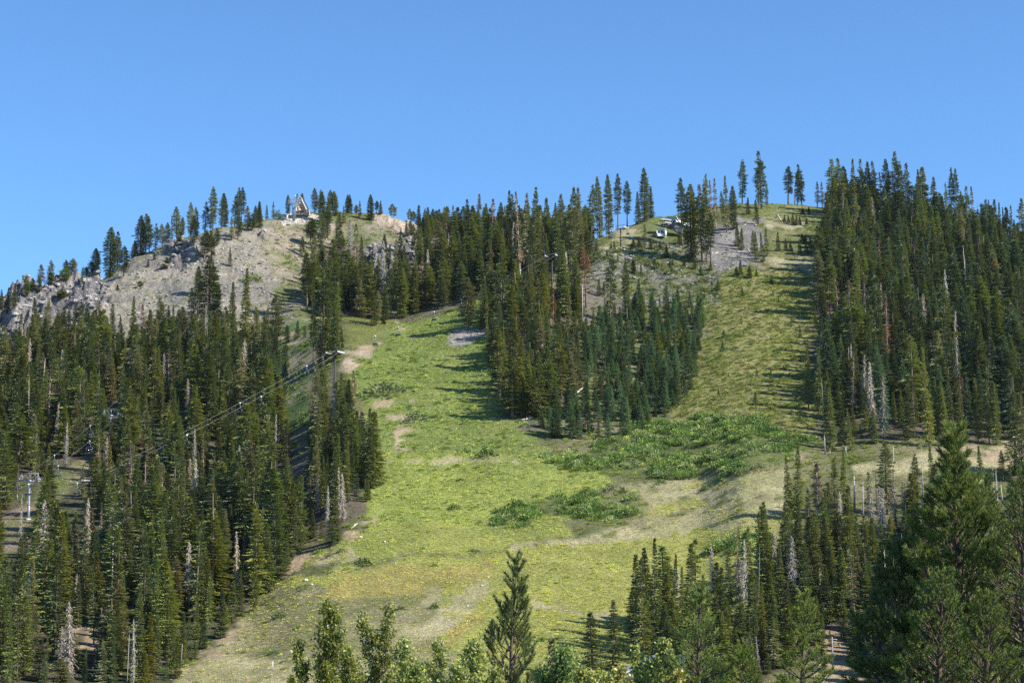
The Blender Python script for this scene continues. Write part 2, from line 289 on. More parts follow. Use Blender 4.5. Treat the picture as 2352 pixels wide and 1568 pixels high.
M = dict(ground=ground_mat(), needle=leaf_mat('fir_needles', .15, .6, .6), pine=leaf_mat('pine_needles', .2, .45, .4),
         leaf=leaf_mat('broad_leaves', .3, .35, .4), plant=leaf_mat('meadow_leaves', .2, .6, .55), deadw=leaf_mat('dead_twigs', .0, .8, .3), stone=leaf_mat('stone', 0, .9, .2),
         bark=bark_mat('fir_bark', (.10, .075, .06), (.22, .17, .13), (.24, .23, .05)), grey=bark_mat('dead_wood', (.30, .26, .24), (.50, .45, .42)),
         white=bark_mat('pale_bark', (.42, .40, .35), (.68, .66, .6)),
         pbark=bark_mat('pine_bark', (.06, .045, .035), (.16, .12, .09)),
         shell=simple('weathered_beige_panel', (.33, .31, .285), .6), steel=simple('galvanised_steel', (.27, .30, .35), .45, .3), dark=simple('dark_brown_steel', (.035, .028, .032), .6, .1), paint=simple('white_paint', (.66, .66, .66), .5, 0, .06),
         cable=simple('steel_cable', (.24, .24, .235), .5, .4), black=simple('black_rubber', (.03, .03, .035), .7), tan=simple('plywood_soffit', (.50, .33, .20), .7, 0, .15),
         greyp=simple('grey_cladding', (.42, .43, .46), .6), glass=simple('tinted_glass', (.06, .09, .11), .12, 0, .1), concrete=simple('concrete', (.45, .43, .40), .9),
         charcoal=simple('charcoal_panel', (.10, .10, .13), .6), blueroof=simple('blue_grey_metal_roof', (.17, .19, .24), .5), log=simple('bleached_log', (.62, .56, .48), .9))

# ------------------------------------------------------------------ the mountain mesh
# rows behind and under the camera are flat
idx = np.arange(nA * nY).reshape(nA, nY)
V = np.stack([XX, YY, ZZ], -1).reshape(-1, 3)
q = np.stack([idx[:-1, :-1], idx[1:, :-1], idx[1:, 1:], idx[:-1, 1:]], -1).reshape(-1, 4)
b0 = len(V); back = np.array([[a * 20, -400.0, -1.7] for a in A]); back[:, 0] = np.where(abs(A) > .3, A * 400, A * 20)
V = np.concatenate([V, back]); bi = b0 + np.arange(nA)
q = np.concatenate([q, np.stack([bi[:-1], bi[1:], idx[1:, 0], idx[:-1, 0]], -1)])
cols = np.concatenate([col.reshape(-1, 3), np.tile(np.array([G_SHR]), (nA, 1))])
hill = mesh_np('mountainside', V, q, M['ground'])
at = hill.data.attributes.new('soil', 'FLOAT_COLOR', 'POINT'); at.data.foreach_set('color', np.concatenate([cols, np.ones((len(cols), 1))], 1).astype(np.float32).ravel())
at = hill.data.attributes.new('rocky', 'FLOAT', 'POINT'); at.data.foreach_set('value', np.concatenate([np.clip((rel - .9) / 3, 0, 1).ravel() * np.clip(patch0.ravel() * 3 + .8, 0, 1), np.zeros(nA)]).astype(np.float32))
hill.data.polygons.foreach_set('use_smooth', np.ones(len(q), bool))
hill['kind'] = 'structure'; hill['label'] = 'steep mountainside with meadow, scree and forest floor'

# ------------------------------------------------------------------ ground lookup
jv = np.where((Yd > 425))[0][0]; jn = np.where(Yd < 1262)[0][-1]
def zat(x, y):
    a = x / y; i = np.clip(np.searchsorted(A, a) - 1, 0, nA - 2); j = np.clip(np.searchsorted(Yd, y) - 1, 0, nY - 2)
    fa = (a - A[i]) / (A[i + 1] - A[i]); fy = (y - Yd[j]) / (Yd[j + 1] - Yd[j])
    return float(((ZZ[i, j] * (1 - fa) + ZZ[i + 1, j] * fa) * (1 - fy)) + (ZZ[i, j + 1] * (1 - fa) + ZZ[i + 1, j + 1] * fa) * fy)
def hit(u, v, ymin=430, ymax=1262):
    """the ground point seen at a picture position (else the crest above it)"""
    a = a_of(u, v); e = float(ev(v)); i = int(np.clip(np.searchsorted(A, a), 0, nA - 1))
    j0, j1 = np.searchsorted(Yd, [ymin, ymax]); c = T2[i, j0:j1]
    k = np.where(c >= e)[0]
    j = j0 + (k[0] if len(k) else int(np.argmax(c)))
    y = float(Yd[j]); return Vector((a * y, y, zat(a * y, y)))
def up_at(p, v):                        # height above p that reaches picture row v
    return float(ev(v)) * p.y

# ------------------------------------------------------------------ mesh builders
class MB:
    def __init__(s): s.v = []; s.f = []; s.sh = []
    def tri(s, a, b, c, sh=.5):
        n = len(s.v); s.v += [a, b, c]; s.f.append((n, n + 1, n + 2)); s.sh += [sh] * 3
    def quad(s, a, b, c, d, sh=.5):
        n = len(s.v); s.v += [a, b, c, d]; s.f += [(n, n + 1, n + 2), (n, n + 2, n + 3)]; s.sh += [sh] * 4
    def tube(s, pts, rad, n=6, caps=True):
        pts = [Vector(p) for p in pts]; rings = []
        for i, p in enumerate(pts):
            d = (pts[min(i + 1, len(pts) - 1)] - pts[max(i - 1, 0)]).normalized()
            x = d.orthogonal().normalized() if abs(d.z) < .95 else Vector((1, 0, 0)).cross(d).normalized()
            y = d.cross(x); r = rad[i] if isinstance(rad, (list, tuple)) else rad
            b = len(s.v); rings.append(b)
            for k in range(n):
                t = 2 * math.pi * k / n; s.v.append(p + (x * math.cos(t) + y * math.sin(t)) * r); s.sh.append(.5)
        for a, b in zip(rings, rings[1:]):
            for k in range(n):
                k2 = (k + 1) % n; s.f += [(a + k, a + k2, b + k2), (a + k, b + k2, b + k)]
        if caps:
            for a, fl in ((rings[0], 1), (rings[-1], 0)):
                for k in range(1, n - 1): s.f.append((a, a + k + 1, a + k) if fl else (a, a + k, a + k + 1))
    def box(s, c, size, rot=None):
        c = Vector(c); h = Vector(size) / 2; b = len(s.v)
        for x in (-1, 1):
            for y in (-1, 1):
                for z in (-1, 1):
                    p = Vector((x * h.x, y * h.y, z * h.z)); s.v.append(c + (rot @ p if rot else p)); s.sh.append(.5)
        for q in ((0, 1, 3, 2), (4, 6, 7, 5), (0, 4, 5, 1), (2, 3, 7, 6), (0, 2, 6, 4), (1, 5, 7, 3)):
            s.f += [(b + q[0], b + q[1], b + q[2]), (b + q[0], b + q[2], b + q[3])]
    def prism(s, prof, y0, y1, ax='y'):
        """closed outline (x, z) extruded along y"""
        b = len(s.v); n = len(prof)
        for y in (y0, y1):
            for x, z in prof: s.v.append(Vector((x, y, z)) if ax == 'y' else Vector((y, x, z))); s.sh.append(.5)
        for k in range(n):
            k2 = (k + 1) % n; s.f += [(b + k, b + k2, b + n + k2), (b + k, b + n + k2, b + n + k)]
        from mathutils.geometry import tessellate_polygon
        for t in tessellate_polygon([[Vector((x, z, 0)) for x, z in prof]]):
            s.f.append(tuple(b + i for i in t)); s.f.append(tuple(b + n + i for i in reversed(t)))
    def build(s, name, m, parent=None, link=True):
        o = mesh_np(name, [tuple(p) for p in s.v], s.f, m, parent, link, 3)
        x = o.data.attributes.new('shade', 'FLOAT', 'POINT'); x.data.foreach_set('value', np.array(s.sh, np.float32))
        return o
def empty(name, loc, rz=0):
    o = bpy.data.objects.new(name, None); C.objects.link(o); o.location = loc; o.rotation_euler = (0, 0, rz); o.empty_display_size = 1; return o
def tag(o, label, cat, group=None, kind=None):
    o['label'] = label; o['category'] = cat
    if group: o['group'] = group
    if kind: o['kind'] = kind
    return o
rr = random.Random(11); U = rr.uniform
def vdir(az, el): return Vector((math.cos(az) * math.cos(el), math.sin(az) * math.cos(el), math.sin(el)))

# ---- conifers, built 26 m tall and scaled when placed: whorls of drooping sprays
def fir(seed, H=26.0, base=.1, rad=3.2, wh=.72, tri=.5, top=1.0, pw=.85, gap=.15, dens=1.0, droop=.35, bent=0, ragged=.25, nb=7, cut=1.0):
    r = random.Random(seed); U = r.uniform
    tr = MB(); cr = MB(); ph = U(0, 6.28)
    sway = lambda z: Vector((math.sin(z / H * 3 + ph) * .22 + bent * (1 - z / H) ** 3, math.cos(z / H * 2.3 + ph) * .22, z))
    tr.tube([sway(H * k / 9) for k in range(10)], [.40 * (1 - k / 9.3) ** .8 + .03 for k in range(10)], 7)
    z = H * base; wn = 0
    while z < H * cut - .3:
        t = (z / H - base) / (cut - base); wn += 1
        shape = min(1.0, (1 - t) / top) ** pw
        if t < .15: shape *= .6 + t * 2.7
        wl = rad * shape * U(1 - ragged, 1 + ragged * .7); n = nb if wl > 1 else 5; a0 = U(0, 6.28)
        for b in range(n):
            az = a0 + b * 6.283 / n + U(-.35, .35)
            if r.random() < gap * (1.2 - t) or math.sin(z * .9 + seed) * math.sin(az + z * .25 + seed * 2) > 1 - gap * 1.3: continue
            Lb = wl * U(.65, 1.15) + .18
            el = -droop * (1 - t) + .5 * t * t + U(-.1, .12)
            d = vdir(az, el); side = Vector((-math.sin(az), math.cos(az), 0)); o = sway(z + U(-.18, .18))
            if b % 3 == 0 and Lb > 1: tr.tube([o, o + d * Lb * .75], [.05, .015], 3, False)
            m_ = max(2, int(Lb / tri * 1.35 * dens))
            for k in range(m_):
                s_ = .18 + .82 * (k + U(.2, .8)) / m_
                p = o + d * (Lb * s_) + Vector((0, 0, -.14 * Lb * s_ * s_ + (.12 * Lb * s_ ** 4)))
                wd = Lb * .40 * math.sin(min(1, s_) * 2.5 + .35)
                for sg in (-1, -.4, .4, 1):
                    if r.random() < .12: continue
                    q = p + side * (sg * wd * U(.6, 1.1)) + Vector((0, 0, -abs(sg) * .1 + U(-.06, .06)))
                    out = (d + side * (sg * U(.5, 1.0)) + Vector((0, 0, U(-.3, .25)))).normalized()
                    l = tri * U(.75, 1.4); ww = tri * U(.25, .42)
                    s2 = out.cross(Vector((U(-.3, .3), U(-.3, .3), 1))).normalized()
                    cr.quad(q - out * .2, q + out * l * .4 + s2 * ww, q + out * l + Vector((0, 0, U(-.08, .16))), q + out * l * .4 - s2 * ww - Vector((0, 0, U(.05, .55) * tri)), .5 + U(-.4, .4))
        z += wh * U(.75, 1.25) * (1 - .45 * t)
    for k in range(9 if cut == 1 else 0):
        q = sway(H * (1 - k * .01)); d = vdir(U(0, 6.28), U(.3, 1.2)); s2 = d.cross(Vector((0, 0, 1))).normalized() * .1
        cr.tri(q - s2, q + s2, q + d * U(.3, .6), .6)
    return cr, tr
def snag(seed, H=26.0, rad=2.0, nb=150, base=.2, fuzz=5, broken=False):
    r = random.Random(seed); U = r.uniform; tr = MB(); cr = MB()
    tr.tube([(0, 0, 0), (.1, 0, H * .5), (0, .1, H)], [.36, .22, .12 if broken else .03], 7)
    for i in range(nb):
        t = i / nb; h = H * (base + (1 - base) * t); az = U(0, 6.28); Lb = rad * (1 - t) ** .6 * U(.3, 1.1) + .15
        d = vdir(az, U(-.9, .1)); o = Vector((0, 0, h)); e = o + d * Lb + Vector((0, 0, -.2 * Lb))
        cr.tube([o, o + d * Lb * .5 + Vector((0, 0, .05)), e], [.08, .055, .02], 3, False)
        for k in range(fuzz):
            q = o + (e - o) * U(.25, 1); x = vdir(az + U(-1.3, 1.3), U(-1.4, .1)); s2 = x.cross(Vector((0, 0, 1))).normalized() * .055
            cr.tri(q - s2, q + s2, q + x * U(.3, .8), U(0, 1))
    return cr, tr
VAR = {}
def reg(key, pair, cm, tm, H, W):
    cr, tr = pair
    c = cr.build('crown', cm, link=False); t = tr.build('trunk', tm, link=False)
    VAR[key] = dict(c=c.data, t=t.data, H=H, W=W, both=None, pair=pair, cm=cm, tm=tm)
COLUMN = [dict(base=.05, rad=2.9, top=.45), dict(base=.12, rad=2.8, gap=.28, top=.4, ragged=.35), dict(base=.08, rad=2.7, top=.55, gap=.2), dict(base=.20, rad=2.8, gap=.3, top=.4, ragged=.4), dict(base=.32, rad=2.6, gap=.22, top=.35), dict(base=.15, rad=3.0, gap=.36, top=.5, ragged=.45)]
SPIRE = [dict(base=.04, rad=4.4, top=1.15, pw=1.0), dict(base=.08, rad=3.8, top=1.0, pw=.9, gap=.22), dict(base=.02, rad=4.9, top=1.2, pw=1.05), dict(base=.14, rad=3.5, top=.9, gap=.3, ragged=.5), dict(base=.06, rad=4.2, top=1.05, gap=.22, ragged=.45, wh=.95), dict(base=.10, rad=3.3, top=.75, pw=.8, gap=.25, ragged=.4), dict(base=.05, rad=5.2, top=1.25, pw=1.15, gap=.12, wh=.85), dict(base=.12, rad=3.9, gap=.5, ragged=.6, dens=.8, wh=.9), dict(base=.06, rad=4.2, top=1.0, gap=.3, ragged=.4, cut=.86)]
for k, kw in enumerate(COLUMN): reg('f%d' % k, fir(20 + k, **kw), M['needle'], M['bark'], 26, 5.4)
for k, kw in enumerate(SPIRE): reg('p%d' % k, fir(40 + k, **kw), M['needle'], M['bark'], 26, 7.2)
for k, kw in enumerate([dict(base=.02, rad=4.6, wh=1.1, tri=.75, gap=.05, droop=.12), dict(base=.02, rad=4.0, wh=1.1, tri=.72, gap=.08, droop=.08), dict(base=.04, rad=5.0, wh=1.25, tri=.8, gap=.08, droop=.15)]):
    reg('y%d' % k, fir(50 + k, **kw), M['needle'], M['bark'], 26, 8.4)
reg('s0', snag(70, nb=190, fuzz=7), M['deadw'], M['grey'], 26, 3.0); reg('s1', snag(71, rad=2.8, nb=280, fuzz=12, base=.1), M['deadw'], M['grey'], 26, 3.6)
reg('s2', snag(72, rad=1.6, nb=45, fuzz=1, base=.1), M['deadw'], M['grey'], 26, 3.0); reg('s3', snag(73, rad=.5, nb=8, fuzz=0, broken=True), M['deadw'], M['grey'], 26, 1.2)
reg('r0', fir(80, base=.22, rad=2.7, gap=.4, dens=.7, tri=.42, droop=.8, top=.9, ragged=.4), M['needle'], M['grey'], 26, 5.0)
reg('r1', fir(81, base=.3, rad=3.6, gap=.35, dens=.9, tri=.5, droop=.05, top=.7, wh=1.5), M['needle'], M['bark'], 26, 6.6)
reg('b0', fir(82, base=.25, rad=9.0, wh=1.6, gap=.15, tri=1.5, droop=.1, top=.5, bent=3), M['needle'], M['bark'], 26, 17)   # squat wind-bent ridge tree

TINT = {'olive': (.215, .235, .066), 'dark': (.130, .160, .072), 'teal': (.165, .25, .15), 'blue': (.125, .18, .11), 'green': (.170, .208, .070), 'pale': (.245, .245, .14),
        'rust': (.30, .145, .095), 'brown': (.24, .18, .14), 'grey': (.52, .47, .45), 'yellow': (.19, .19, .035)}
TREES = []
def add(kind, u, vt, vb, tint, var=None, wpx=None, zone='', hand=False, p=None, ymin=430, ymax=1262):
    if p is None: p = hit(u, vb, ymin, ymax)
    H = up_at(p, vt) - p.z + .4
    if H < 1.2: H = 1.2
    Vr = VAR[var]
    wm = (wpx / F * p.y) if wpx else H * Vr['W'] / Vr['H'] * random.choice((.8, .95, 1.1, 1.25, 1.45, 1.7)) * random.uniform(.9, 1.1)
    TREES.append(dict(kind=kind, u=u, vt=vt, vb=vb, tint=tint, var=var, zone=zone, hand=hand, p=p, sz=H / Vr['H'], sx=wm / Vr['W'], rz=random.uniform(0, 6.28), H=H, px=H / p.y * F))
FV = ['f0', 'f1', 'f2', 'f3', 'f4', 'f5']; SP = ['p0', 'p1', 'p2', 'p3', 'p4', 'p5', 'p6', 'p7', 'p8']
def many(s, ox, oy, sc, zone, ymin=430, ymax=1262):
    """crop lists: x top base width code;  code letters: kind/variant"""
    for row in s.replace('\n', ';').split(';'):
        t = row.split()
        if not t: continue
        x, yt, yb, wd = map(float, t[:4]); code = t[4] if len(t) > 4 else 'f'
        u, vt, vb, wp = ox + x * sc, oy + yt * sc, oy + yb * sc, wd * sc
        k = {'f': ('fir_tree', random.choice(['f0', 'f1', 'f2', 'f5'] if vt < 640 else SP), random.choice(['dark', 'green', 'olive'])), 'd': ('fir_tree', 'f0' if vt < 640 else 'p0', 'dark'), 'b': ('fir_tree', random.choice(['f3', 'f4', 'f5'] if vt < 700 else ['p3', 'f3']), random.choice(['dark', 'green'])),
             'B': ('fir_tree', 'f4', 'dark'), 'w': ('fir_tree', random.choice(['p0', 'p2', 'p4']), random.choice(['dark', 'green'])), 'y': ('young_fir_tree', random.choice(['y0', 'y1', 'y2']), random.choice(['blue', 'dark', 'green'])),
             'p': ('fir_tree', random.choice(['f1', 'p3']), 'pale'), 's': ('dead_tree', 's1', 'grey'), 't': ('dead_tree', 's2', 'grey'), 'k': ('dead_tree', 's3', 'grey'), 'r': ('dying_fir_tree', 'r0', 'rust'), 'R': ('dying_fir_tree', 'r1', 'rust'),
             'n': ('dying_fir_tree', 'r0', 'brown'), 'q': ('bent_ridge_tree', 'b0', 'green'), 'Y': ('fir_tree', 'p2', 'yellow')}[code]
        add(k[0], u, vt, vb, k[2], k[1], wp * 1.05, zone, True, ymin=ymin, ymax=ymax)
c1 = .2563
many('''120 1190 1430 75 w;65 1235 1440 60 w;8 1250 1450 70 w;235 1125 1320 60 f;285 1145 1290 50 f;360 1025 1270 95 n;350 1120 1270 80 w;450 985 1220 60 p;455 1090 1220 110 w;590 985 1100 60 b;585 1040 1190 110 q;645 970 1130 75 p
735 1045 1225 60 w;768 1045 1120 45 f;860 880 1115 85 f;815 1000 1110 70 p;985 695 1130 135 d;1048 733 1070 85 f;1110 860 1130 90 b;1205 810 930 90 w;1258 590 945 105 d;1305 570 890 75 f;1340 590 880 70 f;1390 655 860 55 b;1455 660 830 60 p;1495 645 850 60 f;1537 590 800 40 p
1580 505 800 75 f;1632 600 770 50 f;1705 465 780 65 f;1755 510 720 55 p;1740 590 860 75 f;1835 465 720 65 b;1890 460 720 65 p;1910 330 710 75 b;1985 385 710 60 f;2012 390 650 70 d;2135 335 600 60 b;2168 335 640 65 b;2105 410 590 70 b;2215 500 720 60 p;2258 565 730 55 f;2285 500 660 45 f
1835 720 1005 100 B;1895 720 980 85 b;2060 870 1050 50 y;2130 560 810 70 b;2075 600 825 60 p;1942 700 870 50 b;1610 760 860 45 y;1325 975 1050 40 y;1385 920 980 35 y;1500 960 1010 45 y;1465 1020 1075 75 q;1255 1175 1225 60 q;1052 1205 1255 40 y;1775 1040 1310 75 f;550 1250 1375 100 q;975 1085 1155 70 q''', 0, 344.5, c1, 'left crest')
many('''865 1260 1690 95 f;1000 1370 1700 95 w;1185 1310 1720 95 w;1280 1380 1700 85 n;1445 1320 1720 100 p;1885 970 1640 200 d;1770 1040 1560 80 f;1940 1200 1650 130 f;2080 1180 1640 110 w;2200 1060 1700 140 Y;700 1350 1760 60 B;665 1350 1760 45 B;610 1400 1720 85 f;425 1320 1720 90 p;310 1330 1700 100 f;180 1460 1720 90 w;1620 1400 1750 120 p;1700 1230 1640 70 p''', 0, 344.5, c1, 'rock foot')
many('''25 460 575 75 w;98 490 555 35 y;152 462 548 45 p;285 402 512 45 f;375 390 478 40 f;408 385 478 42 f;525 340 560 60 p;572 352 500 45 p;588 375 648 75 d;640 430 700 50 f;668 358 560 65 f;710 370 592 70 f;812 398 572 45 f;838 402 580 50 f;790 500 662 50 p;897 490 562 40 p;927 455 605 45 p;1018 400 632 65 d
1080 455 552 40 B;1118 455 548 50 w;1225 485 562 75 q;1378 528 622 55 q;1410 550 622 55 q;1465 580 650 50 w;1525 580 650 45 w;1583 530 720 65 d;1500 600 780 115 w;1670 572 740 60 f;1710 590 760 60 n;1755 590 800 65 w;1840 650 800 70 f
1900 435 730 70 f;1990 395 800 95 p;2060 475 760 65 f;2110 435 760 85 n;2195 465 800 75 f;2228 500 800 60 p;2272 365 830 70 f
30 460 700 80 w;495 620 860 110 b;580 560 1000 75 f;730 560 900 60 b;845 620 960 75 s;885 660 1050 80 n;640 500 800 90 f;1130 810 1300 90 s;1485 925 1290 60 r;940 770 1130 75 w;760 720 1140 110 f;690 800 1250 130 f;1240 800 1200 90 p''', 588, 344.5, c1, 'ridge beside the lift station', 915)
many('''600 990 1905 170 f;700 1180 1880 150 f;720 1330 1880 100 d;180 1290 1720 110 p;60 1480 1800 90 w;1050 1250 1580 70 Y;1085 1260 1570 70 p;1140 1480 1560 60 w;1900 1140 1620 150 p''', 588, 344.5, c1, 'saddle')
many('''5 390 760 75 f;75 360 1150 80 n;140 380 1110 70 p;205 330 1140 85 b;335 425 1000 95 f;300 690 1160 75 n;395 475 1000 85 p;450 390 1010 90 p;515 325 1190 95 f;572 330 1010 85 p;605 410 1060 70 p;670 490 900 65 w;715 310 765 75 b;788 240 770 78 f;865 220 745 85 f;950 215 705 75 b;1030 280 685 75 b;1135 370 665 85 w;1187 158 642 92 f;1240 330 608 95 w
40 600 1160 90 f;240 560 1150 90 f;180 640 1170 80 b;420 560 1130 90 f;480 600 1180 90 p''', 1176, 344.5, c1, 'middle skyline stand', 880)
many('''1523 250 860 95 b;1610 300 980 150 f;1700 300 1000 95 f;1705 210 760 70 p;1740 330 1008 90 b;1785 560 1000 80 b;1780 270 690 62 n;1830 250 700 62 n;1888 370 650 42 b;1927 228 735 90 p;1990 320 715 80 f;2060 85 462 72 b;2240 5 530 100 b;2212 110 480 60 b;2285 300 530 30 b;2115 425 580 48 y;2200 440 670 65 w
1190 670 870 55 p;1085 800 885 65 y;1140 790 880 55 y;1330 815 905 60 y;1385 850 960 65 y;1500 750 850 65 y;1240 810 890 45 y;755 790 945 60 y;1540 1000 1042 40 y;1780 1000 1078 42 y;2018 650 865 60 y;2055 700 900 60 y;2160 720 930 55 y;2195 730 985 55 y;2245 740 1005 60 y;2280 690 960 50 y;2010 1040 1125 50 y;2052 980 1130 50 y;2125 1040 1148 75 y;2190 1070 1135 40 y''', 1176, 344.5, c1, 'knob')
many('''660 840 1415 130 R;880 840 1560 90 b;1030 1000 1570 70 B;1010 960 1300 70 p;1085 980 1110 50 f;465 810 1500 150 w;375 1230 1590 75 r;250 1180 1590 140 f;95 1230 1620 90 w;415 1350 1620 80 w;510 1300 1570 85 p;500 1370 1560 25 t;630 1210 1562 22 k;830 1320 1472 40 y;780 1150 1312 50 y;820 1180 1302 42 y;1125 1150 1352 60 y;730 1430 1600 50 y;1845 1160 1262 50 y;45 1440 1760 70 r
180 1330 1700 130 f;320 1400 1760 90 w;560 1450 1750 120 f;960 1400 1580 60 y''', 1176, 344.5, c1, 'middle island')
many('''155 328 600 78 B;262 300 615 65 f;235 360 612 50 f;210 500 602 40 t;385 445 612 55 n;425 445 615 45 n;478 470 625 35 b;515 255 700 92 f;587 252 740 80 b;678 265 640 55 f;720 262 720 62 b;785 292 700 75 d;855 278 640 65 b;895 370 780 60 n;935 265 650 75 b;995 202 600 78 f;1035 280 660 62 b;1080 288 650 70 b;990 460 785 60 n;820 560 815 60 s
1225 325 690 115 f;1185 350 640 50 f;1305 405 760 65 f;1380 570 790 52 w;1410 450 760 42 b;1440 340 820 50 B;1480 345 870 55 B;1510 520 860 45 B;1555 480 800 65 f;1602 480 760 60 n;1700 580 800 70 f;1742 580 760 50 n;1790 580 800 65 f;1815 600 820 60 w;1855 645 850 50 w;1900 625 900 62 w;1985 570 850 72 p
80 840 990 50 y;140 890 985 45 y;180 920 990 38 y;430 720 830 60 y;265 850 920 50 y;290 870 930 50 y;330 880 960 50 y;250 900 1010 50 y;300 920 1010 50 y;350 900 1010 55 y;390 830 970 55 y;420 860 990 50 y;130 700 760 30 y;160 710 770 35 y;195 700 780 40 y;220 715 790 40 y;250 720 785 40 y;300 730 790 40 y;320 640 700 40 y;270 650 700 40 y
390 985 1490 115 p;490 990 1475 90 b;545 1100 1450 62 n;935 1320 1570 65 n;1160 930 1250 32 r;440 1420 1620 80 w;530 1400 1610 70 w;380 1470 1620 60 w;760 1160 1500 70 n;870 870 1100 45 n''', 1764, 287, .293, 'crest of the right forest')
many('''1078 -260 400 85 r;855 260 770 70 s;930 330 810 80 s;1045 450 1015 80 s;760 240 840 70 n;510 980 1160 60 t;555 1100 1180 30 t;365 200 760 110 b;450 200 800 105 f;530 500 1100 90 w;565 560 1105 130 w;665 700 1080 90 w;745 740 1135 80 w;870 560 970 100 f;955 740 1060 90 w;1255 450 1035 125 f;1310 560 1018 100 f;1445 200 1090 130 f;1520 470 980 100 w;1550 900 1088 60 w;1580 500 985 110 f;1720 500 1022 115 f;1885 470 1052 125 f;1985 480 1062 115 f;2050 520 1075 120 f;1640 450 940 100 w;1200 560 900 110 f;1120 600 860 90 f
190 1170 1750 110 f;275 1080 1750 120 f;680 1080 1700 100 f;600 1190 1750 150 f;440 1230 1700 75 n;1075 1040 1700 140 p;1395 1060 1600 48 t;1330 1150 1650 90 b;1480 1080 1560 100 f;900 1310 1720 110 f;975 1250 1680 40 t;1130 1080 1600 26 k;1925 1080 1600 120 w;2035 1260 1640 34 t;2065 1260 1640 34 t;1885 1340 1640 26 t;2220 470 1350 230 f;2290 600 1400 180 p;2110 1120 1400 60 b;2180 1250 1560 90 w;770 1310 1600 34 t;850 1380 1640 40 t;1210 1380 1620 50 s;2100 1430 1640 26 k''', 1764, 746.4, c1, 'right forest foot')
many('''120 470 1000 110 f;45 640 900 62 s;152 670 1070 72 s;300 230 560 100 n;440 400 600 46 s;580 340 600 36 t;628 360 660 70 s;690 370 690 60 s;700 380 720 70 s;780 350 650 80 s;825 350 640 60 s;525 310 520 26 k;945 370 640 40 t;240 380 720 80 f;370 480 900 110 f;490 480 960 110 f;590 780 1180 115 f;345 560 930 110 w;250 700 1100 110 f;640 560 900 100 f;700 600 960 90 w;560 540 900 80 w;760 560 960 110 f;860 560 800 90 f;80 720 1180 110 w;20 900 1230 90 w;370 850 1200 110 f;300 1040 1330 110 w;520 1080 1430 100 w;460 1000 1300 90 w;640 960 1280 90 f;840 480 760 70 f;395 1290 1480 12 k;1380 260 520 30 t;1400 260 560 30 t''', 1764, 976, .3776, 'gully stand on the right')
many('''1110 490 1330 200 w;1215 310 1300 150 f;1395 450 1260 120 f;1405 560 980 110 s;1540 530 1200 130 f;1720 380 780 75 s;1735 700 1200 110 w;1860 200 1050 110 f;1928 220 760 60 n;2000 330 900 60 s;2035 210 1000 110 f;2115 390 900 22 t;1962 500 870 110 s;870 850 1450 190 w;690 950 1520 240 w;1950 730 1310 160 f;1820 560 1270 150 w;1650 640 1260 130 f;1460 560 1240 110 f;2140 700 1350 130 f;2090 880 1400 110 w;1280 700 1290 120 f''', 1176, 1148.3, .26775, 'meadow foot stand')
many('''745 290 1100 110 f;1000 0 0 0 f'''.split(';')[0] + ''';860 450 1000 130 f;715 560 1100 26 B;550 480 960 110 f;1210 640 1000 80 f;960 990 1370 110 f;1505 210 640 100 n;1210 220 640 120 p;1320 1040 1330 60 n;1270 990 1160 50 r;960 1010 1340 90 s;1820 1030 1400 60 n;1700 1190 1430 70 s;1960 1400 1560 30 s;1790 130 330 30 t;150 1250 1560 60 n;1450 600 960 60 w;1590 650 940 60 w;1350 660 920 60 w;1240 620 960 80 f;2150 200 700 110 p;2010 770 1340 120 f;1100 860 1300 100 f;430 860 1140 80 Y;310 1000 1400 110 f;40 700 1000 90 w''', 0, 746.4, c1, 'left forest')
many('''1040 905 1470 110 w;540 330 1160 150 p;700 560 980 120 s;760 430 960 130 f;850 620 1080 120 f;870 400 780 70 n;690 730 1150 160 d;940 1080 1420 110 w;640 950 1300 80 b;560 460 960 90 f;730 1270 1660 50 s;780 1320 1760 75 s;550 1350 1660 50 s;640 1440 1760 40 s;850 1050 1500 110 w;800 1040 1560 100 f;700 1100 1700 130 f;600 1180 1620 80 f;1000 1380 1560 80 y;120 60 700 110 f;515 -120 330 90 B;575 60 310 70 b;265 170 390 70 y;190 880 1300 80 n;280 960 1280 60 n;125 1020 1500 110 f;640 -60 300 170 f;750 0 220 110 d;430 1480 1800 60 y;20 1000 1500 80 w''', 588, 746.4, c1, 'clump by the dark lift tower')
many('''790 80 380 45 r;868 20 260 40 n;620 160 420 50 n;1575 0 360 50 n;2090 310 600 50 r;530 1080 1400 85 s;1090 1150 1568 14 k;1552 1230 1432 14 k;1055 1090 1300 30 s;1090 350 900 110 f;1920 400 700 50 n;1500 480 960 120 p;1250 960 1560 170 Y;1340 980 1480 110 w;1460 1040 1430 110 w;1560 960 1350 110 w;1610 1000 1360 90 w;1680 800 1190 80 w;1780 650 1120 90 w;1880 760 1180 130 w;1990 690 1050 130 w;2050 600 1000 110 w;390 1150 1568 60 w;280 900 1400 90 p;140 820 1568 120 w;60 820 1600 120 w;960 1150 1568 90 w;1050 640 1200 110 w;800 560 1240 110 f;600 650 1100 110 w;670 640 1100 100 w;880 1200 1620 120 p;720 1260 1600 60 w;500 1350 1650 150 p''', 0, 1148.3, .26775, 'foot of the left forest')

